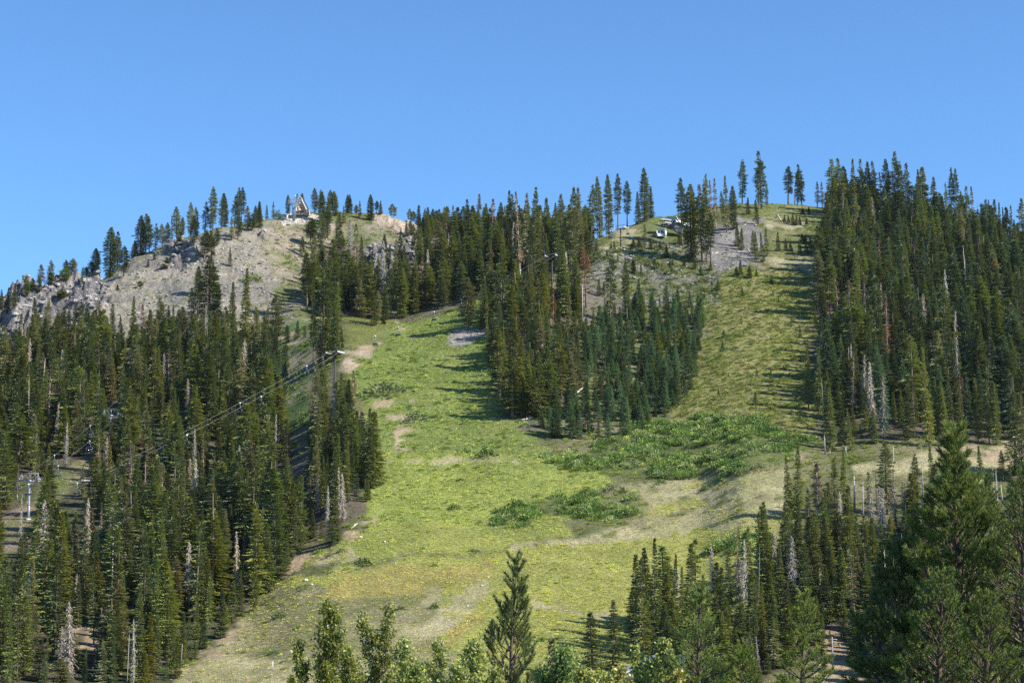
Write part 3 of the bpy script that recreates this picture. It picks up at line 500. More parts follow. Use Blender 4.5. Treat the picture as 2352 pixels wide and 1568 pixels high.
# random fill: trunks standing on the forest ground, at least a few metres apart
cellA = np.gradient(A)[:, None] * YY * np.gradient(Yd)[None, :]
grid = {}
def free(x, y, d):
    gx, gy = int(x // 4), int(y // 4); n = int(d // 4) + 1
    for i in range(gx - n, gx + n + 1):
        for j in range(gy - n, gy + n + 1):
            for q in grid.get((i, j), ()):
                if (q[0] - x) ** 2 + (q[1] - y) ** 2 < d * d: return False
    return True
def put(x, y): grid.setdefault((int(x // 4), int(y // 4)), []).append((x, y))
for t in TREES: put(t['p'].x, t['p'].y)
KEEP = [(t['u'], t['sx'] * VAR[t['var']]['W'] / t['p'].y * F / 2, t['vt'], t['vt'] + .33 * (t['vb'] - t['vt']) if t['kind'] == 'fir_tree' else t['vt'] + .6 * (t['vb'] - t['vt']), t['p'].y) for t in TREES if t['kind'] != 'young_fir_tree']
KEEP += [(u, w_, v0, v1, 9999) for u, w_, v0, v1 in [(65, 24, 1085, 1170), (253, 30, 925, 962), (768, 16, 800, 870), (203, 16, 1090, 1108), (1268, 14, 580, 650), (1426, 20, 515, 575), (690, 30, 970, 1085), (680, 38, 780, 950), (150, 60, 1070, 1150), (20, 30, 1205, 1265), (205, 38, 1438, 1490), (207, 14, 965, 1035), (128, 18, 1035, 1095), (290, 14, 780, 830), (262, 20, 690, 760), (560, 40, 700, 745),
    (177, 10, 1110, 1130), (369, 10, 1015, 1035), (427, 12, 995, 1030), (551, 12, 920, 950), (598, 10, 905, 935), (460, 8, 975, 985), (500, 8, 950, 962), (1942, 60, 1440, 1568), (1930, 30, 995, 1030), (2080, 60, 985, 1020), (2230, 60, 985, 1020), (1330, 14, 900, 918), (1460, 22, 1000, 1030)]]
def hides(u, vt, vb, y, w_):
    return any(abs(u - a) < b * .5 + w_ * .7 and vt < d and vb > c and y < e for a, b, c, d, e in KEEP)
def fill(poly, n, dmin, hlo, hhi, zone, kinds, hole=None, yr=(430, 1262), vmin_top=None, umin=-120, umax=2480):
    m = inside(poly, UU, VV) & (YY > yr[0]) & (YY < yr[1]) & (UU > umin) & (UU < umax)
    if hole: m &= ~inside(hole, UU, VV)
    ii, jj = np.where(m); wt = cellA[ii, jj]; wt = wt / wt.sum()
    k = 0
    for s in rng.choice(len(ii), n * 14, p=wt):
        x = float(XX[ii[s], jj[s]] + rng.uniform(-.5, .5)); y = float(YY[ii[s], jj[s]] + rng.uniform(-.5, .5))
        if not free(x, y, dmin * random.uniform(.8, 1.3)): continue
        u, v = float(UU[ii[s], jj[s]]), float(VV[ii[s], jj[s]])
        kd, vr, tn, hm = random.choices([q[:4] for q in kinds], [q[4] for q in kinds])[0]
        H = (random.uniform(hlo, hhi) if random.random() < .6 else random.uniform(hlo * .5, hhi * 1.08)) * hm
        z = zat(x, y); vt = uv_of(x / y, (z + H) / y)[1]
        if vmin_top and vt < vmin_top(u): continue
        if hides(u, float(vt), v, y, H / y * F * (.09 if kd != 'young_fir_tree' else .05)): continue
        put(x, y); k += 1
        add(kd, u, float(vt), v, tn if isinstance(tn, str) else random.choice(tn), vr if isinstance(vr, str) else random.choice(vr), None, zone, False, Vector((x, y, z)))
        if k >= n: break
    return k
mixF = [('fir_tree', SP, ['dark', 'green', 'olive', 'dark', 'green'], 1, 74), ('fir_tree', ['f1', 'f5'], ['olive', 'green', 'dark'], 1, 10), ('fir_tree', ['p3', 'p1'], 'pale', 1, 7), ('dead_tree', ['s0', 's1', 's2'], 'grey', .85, 4.5), ('dying_fir_tree', 'r0', ['brown', 'rust', 'brown', 'brown'], .85, 2.4)]
mixR = [('fir_tree', SP, ['dark', 'green', 'dark', 'blue'], 1, 76), ('fir_tree', ['f0', 'f2', 'f5'], ['dark', 'green', 'blue'], 1, 14), ('fir_tree', ['p3'], 'pale', 1, 3), ('dead_tree', ['s0', 's1', 's2'], 'grey', .85, 4), ('dying_fir_tree', 'r0', 'brown', .85, 2)]
mixC = [(a, FV + SP[:2] if b is SP else b, c, d, e) for a, b, c, d, e in mixF]
mixY = [('young_fir_tree', ['y0', 'y1', 'y2'], ['teal', 'teal', 'green', 'blue'], 1, 90), ('dead_tree', 's2', 'grey', 1, 1)]
skyl = lambda u: 640 if u < 640 else 0
nf = [fill(FA, 1000, 5.3, 14, 28, 'left forest', mixF, FH, vmin_top=lambda u: 700 if u < 620 else 0),
      fill(FB, 45, 4.0, 14, 24, 'clump by the dark lift tower', mixF), fill(FC, 420, 5.0, 17, 27, 'far slope above the saddle', mixC, yr=(912, 1262), vmin_top=lambda u: 560 if u < 960 else 470),
      fill(FD, 120, 3.8, 14, 24, 'middle island', mixF, yr=(0, 915)), fill(FE, 260, 3.3, 6, 13, 'young thicket', mixY, yr=(0, 915)),
      fill(FF, 1000, 5.3, 16, 30, 'right forest', mixR), fill(FG, 330, 4.2, 13, 24, 'gully stand on the right', mixF, FGH, umax=2480),
      fill([(1370, 590), (1480, 560), (1640, 640), (1620, 700), (1400, 700)], 22, 4, 3, 7, 'rocky slope', mixY), fill([(1640, 640), (1860, 640), (1860, 980), (1600, 980)], 16, 8, 2.5, 5, 'open slope on the right', mixY), fill([(610, 780), (700, 770), (700, 960), (630, 960)], 40, 3, 3, 8, 'green clearing', mixY)]
for t in TREES: t['p'].z = zat(t['p'].x, t['p'].y)
mixU = [('young_fir_tree', ['y0', 'y1', 'y2'], ['green', 'dark', 'blue', 'olive'], 1, 1)]
nf += [fill(FA, 420, 2.2, 3.5, 10, 'left forest', mixU, FH), fill(FF, 330, 2.4, 3.5, 10, 'right forest', mixU), fill(FG, 130, 2.2, 3, 9, 'gully stand on the right', mixU), fill(FD, 60, 2.2, 3, 9, 'middle island', mixU, yr=(0, 915)), fill(FC, 90, 2.4, 4, 10, 'far slope above the saddle', mixU, yr=(912, 1262)), fill(FB, 30, 2, 3, 7, 'clump by the dark lift tower', mixU)]
print('TREES', len(TREES), nf)

# ------------------------------------------------------------------ scatter objects (things nobody could count)
def attr(me, n, t, arr, prop):
    x = me.attributes.new(n, t, 'POINT'); x.data.foreach_set(prop, np.ascontiguousarray(arr, np.float32 if t != 'INT' else np.int32).ravel())
def scatter(name, label, cat, pts, rots, scl, tint, pick, sources):
    me = bpy.data.meshes.new(name); me.vertices.add(len(pts)); me.vertices.foreach_set('co', np.asarray(pts, np.float32).ravel())
    attr(me, 'rot', 'FLOAT_VECTOR', rots, 'vector'); attr(me, 'scl', 'FLOAT_VECTOR', scl, 'vector'); attr(me, 'pick', 'INT', pick, 'value')
    attr(me, 'tint', 'FLOAT_COLOR', np.concatenate([np.asarray(tint), np.ones((len(pts), 1))], 1), 'color')
    o = bpy.data.objects.new(name, me); C.objects.link(o)
    g = bpy.data.node_groups.new(name, 'GeometryNodeTree'); N = g.nodes.new; L = g.links.new
    g.interface.new_socket('Geometry', in_out='INPUT', socket_type='NodeSocketGeometry'); g.interface.new_socket('Geometry', in_out='OUTPUT', socket_type='NodeSocketGeometry')
    gi = N('NodeGroupInput'); go = N('NodeGroupOutput'); j = N('GeometryNodeJoinGeometry')
    for s in reversed(sources):
        oi = N('GeometryNodeObjectInfo'); oi.inputs['Object'].default_value = s; gt = N('GeometryNodeGeometryToInstance'); L(oi.outputs['Geometry'], gt.inputs[0]); L(gt.outputs[0], j.inputs[0])
    ip = N('GeometryNodeInstanceOnPoints'); L(gi.outputs[0], ip.inputs['Points']); L(j.outputs[0], ip.inputs['Instance']); ip.inputs['Pick Instance'].default_value = True
    def na(n, t):
        x = N('GeometryNodeInputNamedAttribute'); x.data_type = t; x.inputs['Name'].default_value = n; return x.outputs['Attribute']
    L(na('pick', 'INT'), ip.inputs['Instance Index']); L(na('scl', 'FLOAT_VECTOR'), ip.inputs['Scale']); L(na('rot', 'FLOAT_VECTOR'), ip.inputs['Rotation'])
    L(ip.outputs[0], go.inputs[0]); mo = o.modifiers.new('scatter', 'NODES'); mo.node_group = g
    return tag(o, label, cat, kind='stuff')

# individuals: the largest and the hand-placed of each kind; the rest of that kind is one mass
def both(k):
    v = VAR[k]
    if v['both'] is None:
        m = MB(); cr, tr = v['pair']; m.v = cr.v + tr.v; n = len(cr.v); m.f = cr.f + [tuple(i + n for i in f) for f in tr.f]; m.sh = cr.sh + tr.sh
        o = m.build('whole_' + k, [v['cm'], v['tm']], link=False)
        mi = np.zeros(len(m.f), np.int32); mi[len(cr.f):] = 1; o.data.polygons.foreach_set('material_index', mi); v['both'] = o
    return v['both']
def onscreen(t): return -30 < t['u'] < 2382 and t['vt'] < 1568 and t['vb'] > 300
LIMIT = {'fir_tree': 300, 'young_fir_tree': 300, 'dead_tree': 120, 'dying_fir_tree': 90, 'bent_ridge_tree': 30}
single, mass = [], []
for kd, lim in LIMIT.items():
    L_ = sorted([t for t in TREES if t['kind'] == kd], key=lambda t: (not onscreen(t), -(t['px'] * (1.7 if t['hand'] else 1) * (1.5 if t['vt'] < 520 else 1))))
    k = 0
    for t in L_:
        if k < lim and onscreen(t): single.append(t); k += 1
        else: mass.append(t)
ONES = 'first second third fourth fifth sixth seventh eighth ninth tenth eleventh twelfth thirteenth fourteenth fifteenth sixteenth seventeenth eighteenth nineteenth twentieth'.split()
TENS = {2: 'twenty', 3: 'thirty', 4: 'forty', 5: 'fifty', 6: 'sixty', 7: 'seventy', 8: 'eighty', 9: 'ninety'}
TENTH = {2: 'twentieth', 3: 'thirtieth', 4: 'fortieth', 5: 'fiftieth', 6: 'sixtieth', 7: 'seventieth', 8: 'eightieth', 9: 'ninetieth'}
def ordinal(n):
    if n <= 20: return ONES[n - 1]
    t, o = divmod(n, 10)
    return TENTH.get(t, 'hundredth') if o == 0 else TENS.get(t, 'hundred') + '-' + ONES[o - 1]
TIERS = [(430, 'highest on the skyline'), (520, 'at the skyline'), (600, 'by the knob station height'), (680, 'by the pale rock height'), (760, 'by the saddle height'), (840, 'by dark tower height'), (920, 'by broken trunk height'),
         (1000, 'by grey crossarm height'), (1080, 'by willow thicket height'), (1160, 'by dry grass height'), (1250, 'by meadow path height'), (1340, 'by golden patch height'), (1430, 'by aspen top height'), (1600, 'at the bottom edge')]
ZP = {'left crest': 'on the left ridge', 'rock foot': 'below the grey cliff', 'ridge beside the lift station': 'beside the summit station', 'saddle': 'near the saddle', 'middle skyline stand': 'in the middle stand', 'knob': 'around the knob station',
      'middle island': 'in the middle grove', 'crest of the right forest': 'on the right ridge', 'right forest foot': 'at right forest foot', 'gully stand on the right': 'in the right gully', 'meadow foot stand': 'below the meadow',
      'left forest': 'in the left forest', 'clump by the dark lift tower': 'near the dark tower', 'foot of the left forest': 'at left forest foot', 'far slope above the saddle': 'on the far slope', 'young thicket': 'in the young thicket',
      'right forest': 'in the right forest', 'rocky slope': 'on the rocky slope', 'open slope on the right': 'on the open slope', 'green clearing': 'in the green clearing', 'front': 'in the near row'}
NOUN = {'fir_tree': 'fir', 'young_fir_tree': 'young fir', 'dead_tree': 'bare tree', 'dying_fir_tree': 'dying fir', 'bent_ridge_tree': 'squat bushy conifer'}
TW = {'olive': 'olive', 'dark': 'dark', 'blue': 'bluish', 'teal': 'blue-green', 'green': 'green', 'pale': 'pale', 'rust': 'rust-red', 'brown': 'brownish', 'grey': 'grey', 'yellow': 'yellow-green'}
groups = {}
for t in single:
    tier = next(s for lim, s in TIERS if t['vt'] < lim or lim == 1600)
    groups.setdefault((t['kind'], t['tint'], t['zone'], tier), []).append(t)
for (kd, tn, zn, tier), L_ in groups.items():
    L_.sort(key=lambda t: t['u'])
    for n, t in enumerate(L_):
        pos = '' if len(L_) == 1 else ', ' + ordinal(n + 1) + ' from left'
        t['label'] = f"{TW[tn]} {NOUN[kd]} {ZP[zn]}, {tier}{pos}"
GRP = {'fir_tree': 'mature firs on the mountainside', 'young_fir_tree': 'young firs on the slopes', 'dead_tree': 'bare dead trees among the firs', 'dying_fir_tree': 'dying conifers with brown or red needles', 'bent_ridge_tree': 'squat trees on the ridge'}
CATS = {'fir_tree': 'fir tree', 'young_fir_tree': 'young fir', 'dead_tree': 'dead tree', 'dying_fir_tree': 'dying fir', 'bent_ridge_tree': 'ridge tree'}
def tv(t):
    k = random.uniform(.72, 1.25); h = random.uniform(-.07, .07)
    c = TINT[t['tint']]; return (c[0] * k * (1 + h), c[1] * k, c[2] * k * (1 - h))
for t in single:
    o = empty(t['kind'], t['p'] - Vector((0, 0, .4)), t['rz']); o.scale = (t['sx'], t['sx'], t['sz']); o.rotation_euler = (R(random.gauss(0, 1.3)), R(random.gauss(0, 1.3)), t['rz'])
    tag(o, t['label'], CATS[t['kind']], GRP[t['kind']])
    v = VAR[t['var']]
    for nm, me in (('trunk', v['t']), ('crown', v['c'])):
        c = bpy.data.objects.new(nm, me); C.objects.link(c); c.parent = o; c['tint'] = tv(t)
for nm, kinds, lab, cat in (('fir_forest', ('fir_tree', 'dead_tree', 'dying_fir_tree', 'bent_ridge_tree'), 'dense dark fir forest filling the slopes behind the nearer firs', 'forest'), ('young_fir_thicket', ('young_fir_tree',), 'thicket of small young firs on the slopes', 'thicket')):
    L_ = [t for t in mass if t['kind'] in kinds]
    if not L_: continue
    keys = sorted({t['var'] for t in L_}, key=lambda k: k)
    scatter(nm, lab, cat, [tuple(t['p'] - Vector((0, 0, .4))) for t in L_], [(R(random.gauss(0, 1.3)), R(random.gauss(0, 1.3)), t['rz']) for t in L_], [(t['sx'], t['sx'], t['sz']) for t in L_], [tv(t) for t in L_], [keys.index(t['var']) for t in L_], [both(k) for k in keys])

# ---- leafy clumps, bushes, grass and stones
def clump(seed, n, l, flat=.6, up=.5, wd=.3):
    r = random.Random(seed); U = r.uniform; m = MB()
    for i in range(n):
        d = vdir(U(0, 6.28), math.asin(U(0, 1))); p = Vector((d.x * U(.2, .95), d.y * U(.2, .95), d.z * flat * U(.3, 1)))
        o = (d + Vector((0, 0, up))).normalized(); s2 = o.cross(Vector((U(-1, 1), U(-1, 1), U(0, 1)))).normalized(); L_ = l * U(.6, 1.3)
        m.quad(p, p + o * L_ * .5 + s2 * L_ * wd, p + o * L_, p + o * L_ * .5 - s2 * L_ * wd, U(0, 1))
    return m
def stone(seed):
    r = random.Random(seed); m = MB(); P_ = []
    for i in range(5):
        for j in range(6):
            th = math.pi * i / 4; ph = 2 * math.pi * j / 6; k = r.uniform(.6, 1.1)
            P_.append(Vector((math.sin(th) * math.cos(ph) * k, math.sin(th) * math.sin(ph) * k * .8, math.cos(th) * k * .6)))
    for i in range(4):
        for j in range(6):
            a, b = i * 6 + j, i * 6 + (j + 1) % 6; m.quad(P_[a], P_[a + 6], P_[b + 6], P_[b], r.uniform(.2, .8))
    return m
cl = [clump(100 + i, 34, .42).build('clump', M['plant'], link=False) for i in range(3)]
bu = [clump(110 + i, 230, .2, .85, .4, .32).build('bush', M['plant'], link=False) for i in range(3)]
gr = [clump(120 + i, 26, .8, .1, 1.6, .05).build('tuft', M['plant'], link=False) for i in range(2)]
so = [stone(130 + i).build('stone', M['stone'], link=False) for i in range(4)]
frame = (UU > -120) & (UU < 2480) & (VV < 1640) & (YY > 428) & (YY < 1262)
patch = fbm(XX / 7, YY / 10, 4, 21); patch2 = fbm(XX / 22, YY / 30, 3, 31)
def spray(name, label, cat, spec, srcs, seed, sq=.7):
    r = np.random.default_rng(seed); P_, S_, T_ = [], [], []
    for zn, dens, lo, hi, tints, pk in spec:
        m = frame & (names[ZN] == zn); 
        if pk == 1: m &= patch > -.02
        if pk == 3: m &= patch > -.09
        if pk == 2: m &= patch > .08
        if pk == -1: m &= patch2 > .03
        ii, jj = np.where(m)
        if not len(ii): continue
        n = r.poisson(cellA[ii, jj] * dens); k = np.repeat(np.arange(len(ii)), n); N_ = len(k)
        a = A[ii[k]] + r.uniform(-.5, .5, N_) * .00073; y = Yd[jj[k]] + r.uniform(-.5, .5, N_) * 1.15
        i2 = ii[k]; j2 = jj[k]
        z = ZZ[i2, j2]
        P_.append(np.stack([a * y, y, z - lo * .12], 1)); s = lo + (hi - lo) * r.random(N_) ** 2; S_.append(s)
        tt = np.array(tints)[r.integers(0, len(tints), N_)]; lowf = 1 + .5 * patch[i2, j2][:, None]; T_.append(tt * r.uniform(.8, 1.2, (N_, 1)) * lowf)
    P_ = np.concatenate(P_); S_ = np.concatenate(S_); T_ = np.concatenate(T_)
    print(name, len(P_))
    rot = np.zeros((len(P_), 3)); rot[:, 2] = r.uniform(0, 6.28, len(P_))
    scatter(name, label, cat, P_, rot, np.stack([S_, S_ * r.uniform(.8, 1.2, len(P_)), S_ * sq * r.uniform(.7, 1.2, len(P_))], 1), T_, r.integers(0, len(srcs), len(P_)), srcs)
YG = [(.54, .54, .16), (.44, .48, .13), (.60, .58, .22), (.33, .38, .10), (.50, .52, .14)]; GD = [(.62, .54, .19), (.52, .49, .15), (.56, .42, .18), (.42, .43, .12), (.68, .62, .28)]; LG = [(.29, .38, .09), (.38, .45, .12), (.48, .52, .18), (.22, .30, .08)]
OL = [(.25, .29, .07), (.32, .34, .10), (.20, .24, .06)]; DG = [(.11, .18, .05), (.14, .21, .065), (.085, .15, .05)]; TN = [(.5, .44, .28), (.42, .38, .22), (.55, .48, .33)]
spray('meadow_plants', 'leafy yellow-green and golden plants covering the ski meadow', 'plants', [('lime', 1.2, .3, .75, LG + YG, 0), ('meadow', 1.3, .3, .65, YG, 0), ('golden', 1.5, .3, .6, GD, 0), ('gully', .55, .4, .9, LG, 0), ('olive', .45, .35, .8, OL + YG[:2], 0), ('hump', .9, .3, .55, [(.34, .37, .09), (.28, .31, .08)], 0), ('drygrass', .06, .3, .7, YG, 0), ('corridor', .15, .4, .9, OL, 1), ('brush', .3, .4, 1.0, LG + OL, 0)], cl, 1)
spray('slope_shrubs', 'low green shrubs spread over the open slopes', 'shrubs', [('brush', .12, .7, 2.0, OL + DG + LG[:2], 1), ('gully', .09, .7, 1.6, LG, 1), ('meadow', .07, .5, 1.2, YG, 0), ('lime', .09, .5, 1.5, LG + YG, 0), ('lime', .02, .8, 2.2, DG + OL, 2), ('golden', .04, .5, 1.0, GD, 0), ('slope', .26, .6, 1.7, OL + [(.22, .21, .09)], 0), ('slope', .04, 1.0, 2.2, DG, 1), ('rockslope', .2, .7, 2.2, OL + DG + [(.22, .24, .11)], 0), ('darksoil', .08, .6, 1.8, OL + DG, 1), ('mixslope', .10, .6, 1.8, OL + DG[:1], 1), ('mixslope', .05, .5, 1.2, OL, 0), ('clearing', .14, .9, 2.3, DG + OL[:1], 1), ('greencrest', .15, .5, 1.2, OL, 1), ('floor', .07, .5, 1.8, OL + DG, 1), ('scree', .07, .4, 1.5, OL + DG[:1], 2), ('scree', .008, .4, 1.2, OL, 0), ('gully', .05, .8, 1.8, DG, 1), ('gully', .02, .8, 1.6, LG, 0), ('meadow', .012, .8, 2.0, DG + OL, 2), ('olive', .03, .7, 1.6, OL + DG, 1), ('rock', .004, .5, 1.4, OL, 0), ('none', .1, .7, 1.8, OL + LG[:1], 0), ('darksoil', .01, .5, 1.2, OL, 0)], bu, 2)
spray('willow_thicket', 'dense dark green willow thicket crossing the meadow', 'thicket', [('thicket', .3, .8, 3.8, [(.14, .22, .06), (.19, .27, .08), (.10, .17, .05), (.28, .34, .15), (.22, .30, .08)], 3), ('thicket', .05, .8, 2.0, LG, 0)], bu, 3, .85)
spray('dry_grass', 'pale dry grass on the meadow tracks', 'grass', [('drygrass', 1.4, .3, .7, TN, 0), ('olive', .25, .3, .7, TN, 1), ('golden', .05, .3, .6, TN, 0), ('meadow', .08, .3, .6, TN, 1)], gr, 4)
spray('scattered_stones', 'loose grey and tan stones on scree and bare ground', 'stones', [('scree', .10, .2, 1.5, [(.34, .32, .29), (.26, .24, .23), (.40, .37, .32)], 0), ('rubble', .5, .4, 1.3, [(.55, .52, .46), (.48, .44, .38)], 0), ('rockslope', .12, .3, 1.4, [(.32, .30, .31), (.38, .35, .34)], 0), ('rock', .14, .5, 3.0, [(.38, .35, .35), (.30, .28, .3)], 0), ('tanrock', .1, .4, 1.8, [(.42, .35, .28)], 0), ('mixslope', .10, .3, 1.1, [(.42, .37, .32), (.36, .31, .28)], 0), ('floor', .01, .2, .8, [(.34, .3, .27)], 0), ('corridor', .06, .2, .6, [(.4, .33, .28)], 0), ('dirt', .02, .2, .6, [(.46, .4, .34)], 0)], so, 5)
#NEXT
# ------------------------------------------------------------------ single shrubs, boulders, logs, posts
def near_line(o): return o
def shrub(u, v, wpx, hpx, tint, label):
    p = hit(u, v); m = bu[int(u) % 3].data
    o = bpy.data.objects.new('shrub', m); C.objects.link(o); o.location = p - Vector((0, 0, .1)); wm = wpx / F * p.y
    o.scale = (wm / 2.1, wm / 2.3, max(hpx / F * p.y, .5) / .95); o.rotation_euler = (0, 0, U(0, 6.28)); o['tint'] = tint
    tag(o, label, 'bush', 'shrubs standing apart on the slopes')
dg, og, sg = (.085, .135, .045), (.15, .175, .055), (.17, .20, .11)
for a in [(785, 1268, 35, 14, og, 'round olive bush at the tip of the tree clump by the meadow'), (758, 1280, 34, 13, og, 'wide olive bush just under the clump tip, beside dry grass'), (833, 1298, 56, 20, dg, 'broad dark green bush in the pale grass below the clump'),
          (1043, 1172, 40, 18, dg, 'dark round bush in the yellow meadow, west of the thicket'), (1088, 1270, 38, 11, dg, 'low green bush at the west end of the meadow path'), (997, 1398, 32, 15, dg, 'green bush in the dry grass above the twin aspen'),
          (920, 1400, 30, 13, dg, 'dark green bush above the twin aspen top'), (888, 1492, 30, 14, dg, 'dark bush beside the twin aspen trunk'), (954, 968, 78, 22, sg, 'large greyish willow bush beside the bare dirt patch'), (890, 905, 150, 30, sg, 'long band of feathery willow above the dirt patch'),
          (1120, 1050, 70, 22, dg, 'round green bush at the foot of the thicket of young firs'), (1398, 1128, 44, 20, sg, 'greyish bush at the upper edge of the dry grass'), (1519, 1112, 38, 14, sg, 'low grey-green bush at the top of the dry grass'), (1540, 1100, 40, 18, sg, 'round grey-green bush on the dry grass crest'),
          (1618, 1126, 32, 13, dg, 'green bush alone on the dry grass'), (1667, 1136, 18, 10, dg, 'small green tuft alone on the dry grass'), (1706, 1090, 44, 24, sg, 'pale silvery willow at the thicket end'), (1740, 1078, 40, 18, sg, 'second pale willow by the thicket end'),
          (1345, 1136, 44, 16, dg, 'green bush just above the dark thicket patch'), (637, 502, 28, 22, dg, 'big dark shrub beside the summit hut'), (700, 585, 32, 12, (.2, .23, .06), 'bright green shrub on the rocky slope below the station'), (578, 650, 60, 26, (.17, .20, .06), 'yellow-green shrubs on the scree above the forest'),
          (1500, 610, 36, 14, og, 'olive shrub on the grey rocky slope'), (1516, 618, 40, 18, og, 'second olive shrub on the grey rocky slope'), (1540, 632, 44, 20, og, 'bushy olive shrub mid rocky slope'), (1375, 600, 34, 22, dg, 'dark shrub beside the rust-red dead fir'), (1610, 650, 46, 18, og, 'wide olive shrub under the grey scree'),
          (690, 870, 60, 30, dg, 'big green shrub in the clearing behind the clump'), (660, 900, 50, 30, dg, 'green shrub in the clearing beside the forest'), (1960, 1066, 40, 9, dg, 'flat green bush on the road bank'), (1906, 1034, 50, 10, og, 'olive bush under the right forest edge'),
          (640, 1420, 50, 16, dg, 'green bush near the soil bank under the left forest'), (690, 1480, 36, 14, og, 'olive bush above the pale grass corner'), (1450, 1185, 30, 12, dg, 'dark bush at the thicket patch end')]:
    shrub(*a)
def boulder(u, v, wpx, label, c=(.5, .47, .43)):
    p = hit(u, v); o = bpy.data.objects.new('boulder', so[int(u) % 4].data); C.objects.link(o); s_ = wpx / F * p.y / 1.8
    o.location = p + Vector((0, 0, .1)); o.scale = (s_, s_, s_ * .7); o.rotation_euler = (0, 0, U(0, 6)); o['tint'] = c; tag(o, label, 'boulder', 'boulders in the meadow')
for a in [(829, 1234, 12, 'pale boulder at the meadow edge by the fallen log'), (883, 1245, 11, 'grey boulder in the yellow meadow east of the log'), (731, 1328, 8, 'white boulder beside the stony forest edge'), (1121, 1326, 10, 'flat white rock above the golden patch end'), (1107, 1347, 10, 'flat pale rock in the grass strip'),
          (1074, 1392, 9, 'pale rock low in the grass strip'), (907, 1294, 7, 'small upright rock in the pale meadow'), (702, 1335, 14, 'grey boulder in the rubble beside the forest'), (716, 1342, 10, 'tan boulder in the rubble beside the forest'), (1048, 986, 7, 'white rock in the lush gully'), (1034, 946, 6, 'small white rock upper gully'), (1077, 1040, 6, 'tiny white rock above the gully path'),
          (605, 484, 9, 'white boulder on the left crest'), (1456, 640, 16, 'dark outcrop boulder on the rocky slope'), (1485, 590, 22, 'dark outcrop below the knob station'), (1445, 598, 20, 'jagged dark outcrop beside the young firs')]:
    boulder(*a, c=(.3, .27, .28) if 'dark' in a[3] else (.62, .6, .56))
def log(u1, v1, u2, v2, label, r_=.28, lift=.2):
    p, q_ = hit(u1, v1), hit(u2, v2); q_.z = max(q_.z, p.z - 8) ; m = MB(); d = q_ - p
    m.tube([(0, 0, 0), d * .5, d], [r_, r_ * .85, r_ * .5], 8)
    for k in range(3): m.tube([d * (.4 + .15 * k), d * (.4 + .15 * k) + Vector((U(-.5, .5), U(-.3, .3), .6))], [.06, .02], 4)
    o = m.build('fallen_log', M['log']); o.location = p + Vector((0, 0, lift)); tag(o, label, 'log', 'bleached fallen logs')
log(1716, 571, 1725, 584, 'bleached log lying down the scree beside young firs'); log(1786, 495, 1797, 512, 'broken pale log leaning on the right crest', .35); log(638, 882, 651, 871, 'bleached log in the clearing under the lift cable', .3)
log(806, 1216, 821, 1203, 'fallen white log at the forest edge by the meadow', .2); log(1320, 908, 1341, 890, 'splintered pale log at the foot of the middle grove', .22); log(1186, 968, 1222, 962, 'bleached log at the lower tip of the middle grove', .25)
log(1640, 585, 1650, 580, 'short white log on the grey scree', .25); log(1062, 762, 1100, 768, 'grey log beside the lone fir above the gully', .2); log(855, 585, 858, 592, 'small bleached log below the outcrop', .3)
def post(u, vt, vb, r_, mt, name, label, cat):
    p = hit(u, vb); m = MB(); H = up_at(p, vt) - p.z; m.tube([(0, 0, -.3), (0, 0, H)], r_, 8)
    o = m.build(name, mt); o.location = p; c = MB(); c.tube([(0, 0, H), (0, 0, H + .12)], r_ * 1.25, 8); c.build('cap', mt, o); tag(o, label, cat)
post(1463.6, 1006, 1024, .3, M['dark'], 'snowmaking_post', 'brown steel post standing in the willow thicket', 'post')
post(1943, 1224 - 1000 + 1000 - 199, 1048, .16, M['steel'], 'marker_pole', 'thin grey pole beside the road under the right forest', 'pole')
post(2214, 1000, 1020, .2, M['steel'], 'marker_pole', 'leaning grey pole by the dirt road', 'pole')
post(626, 1518, 1538, .12, M['log'], 'marker_post', 'white weathered stick in the pale grass near the aspens', 'post')

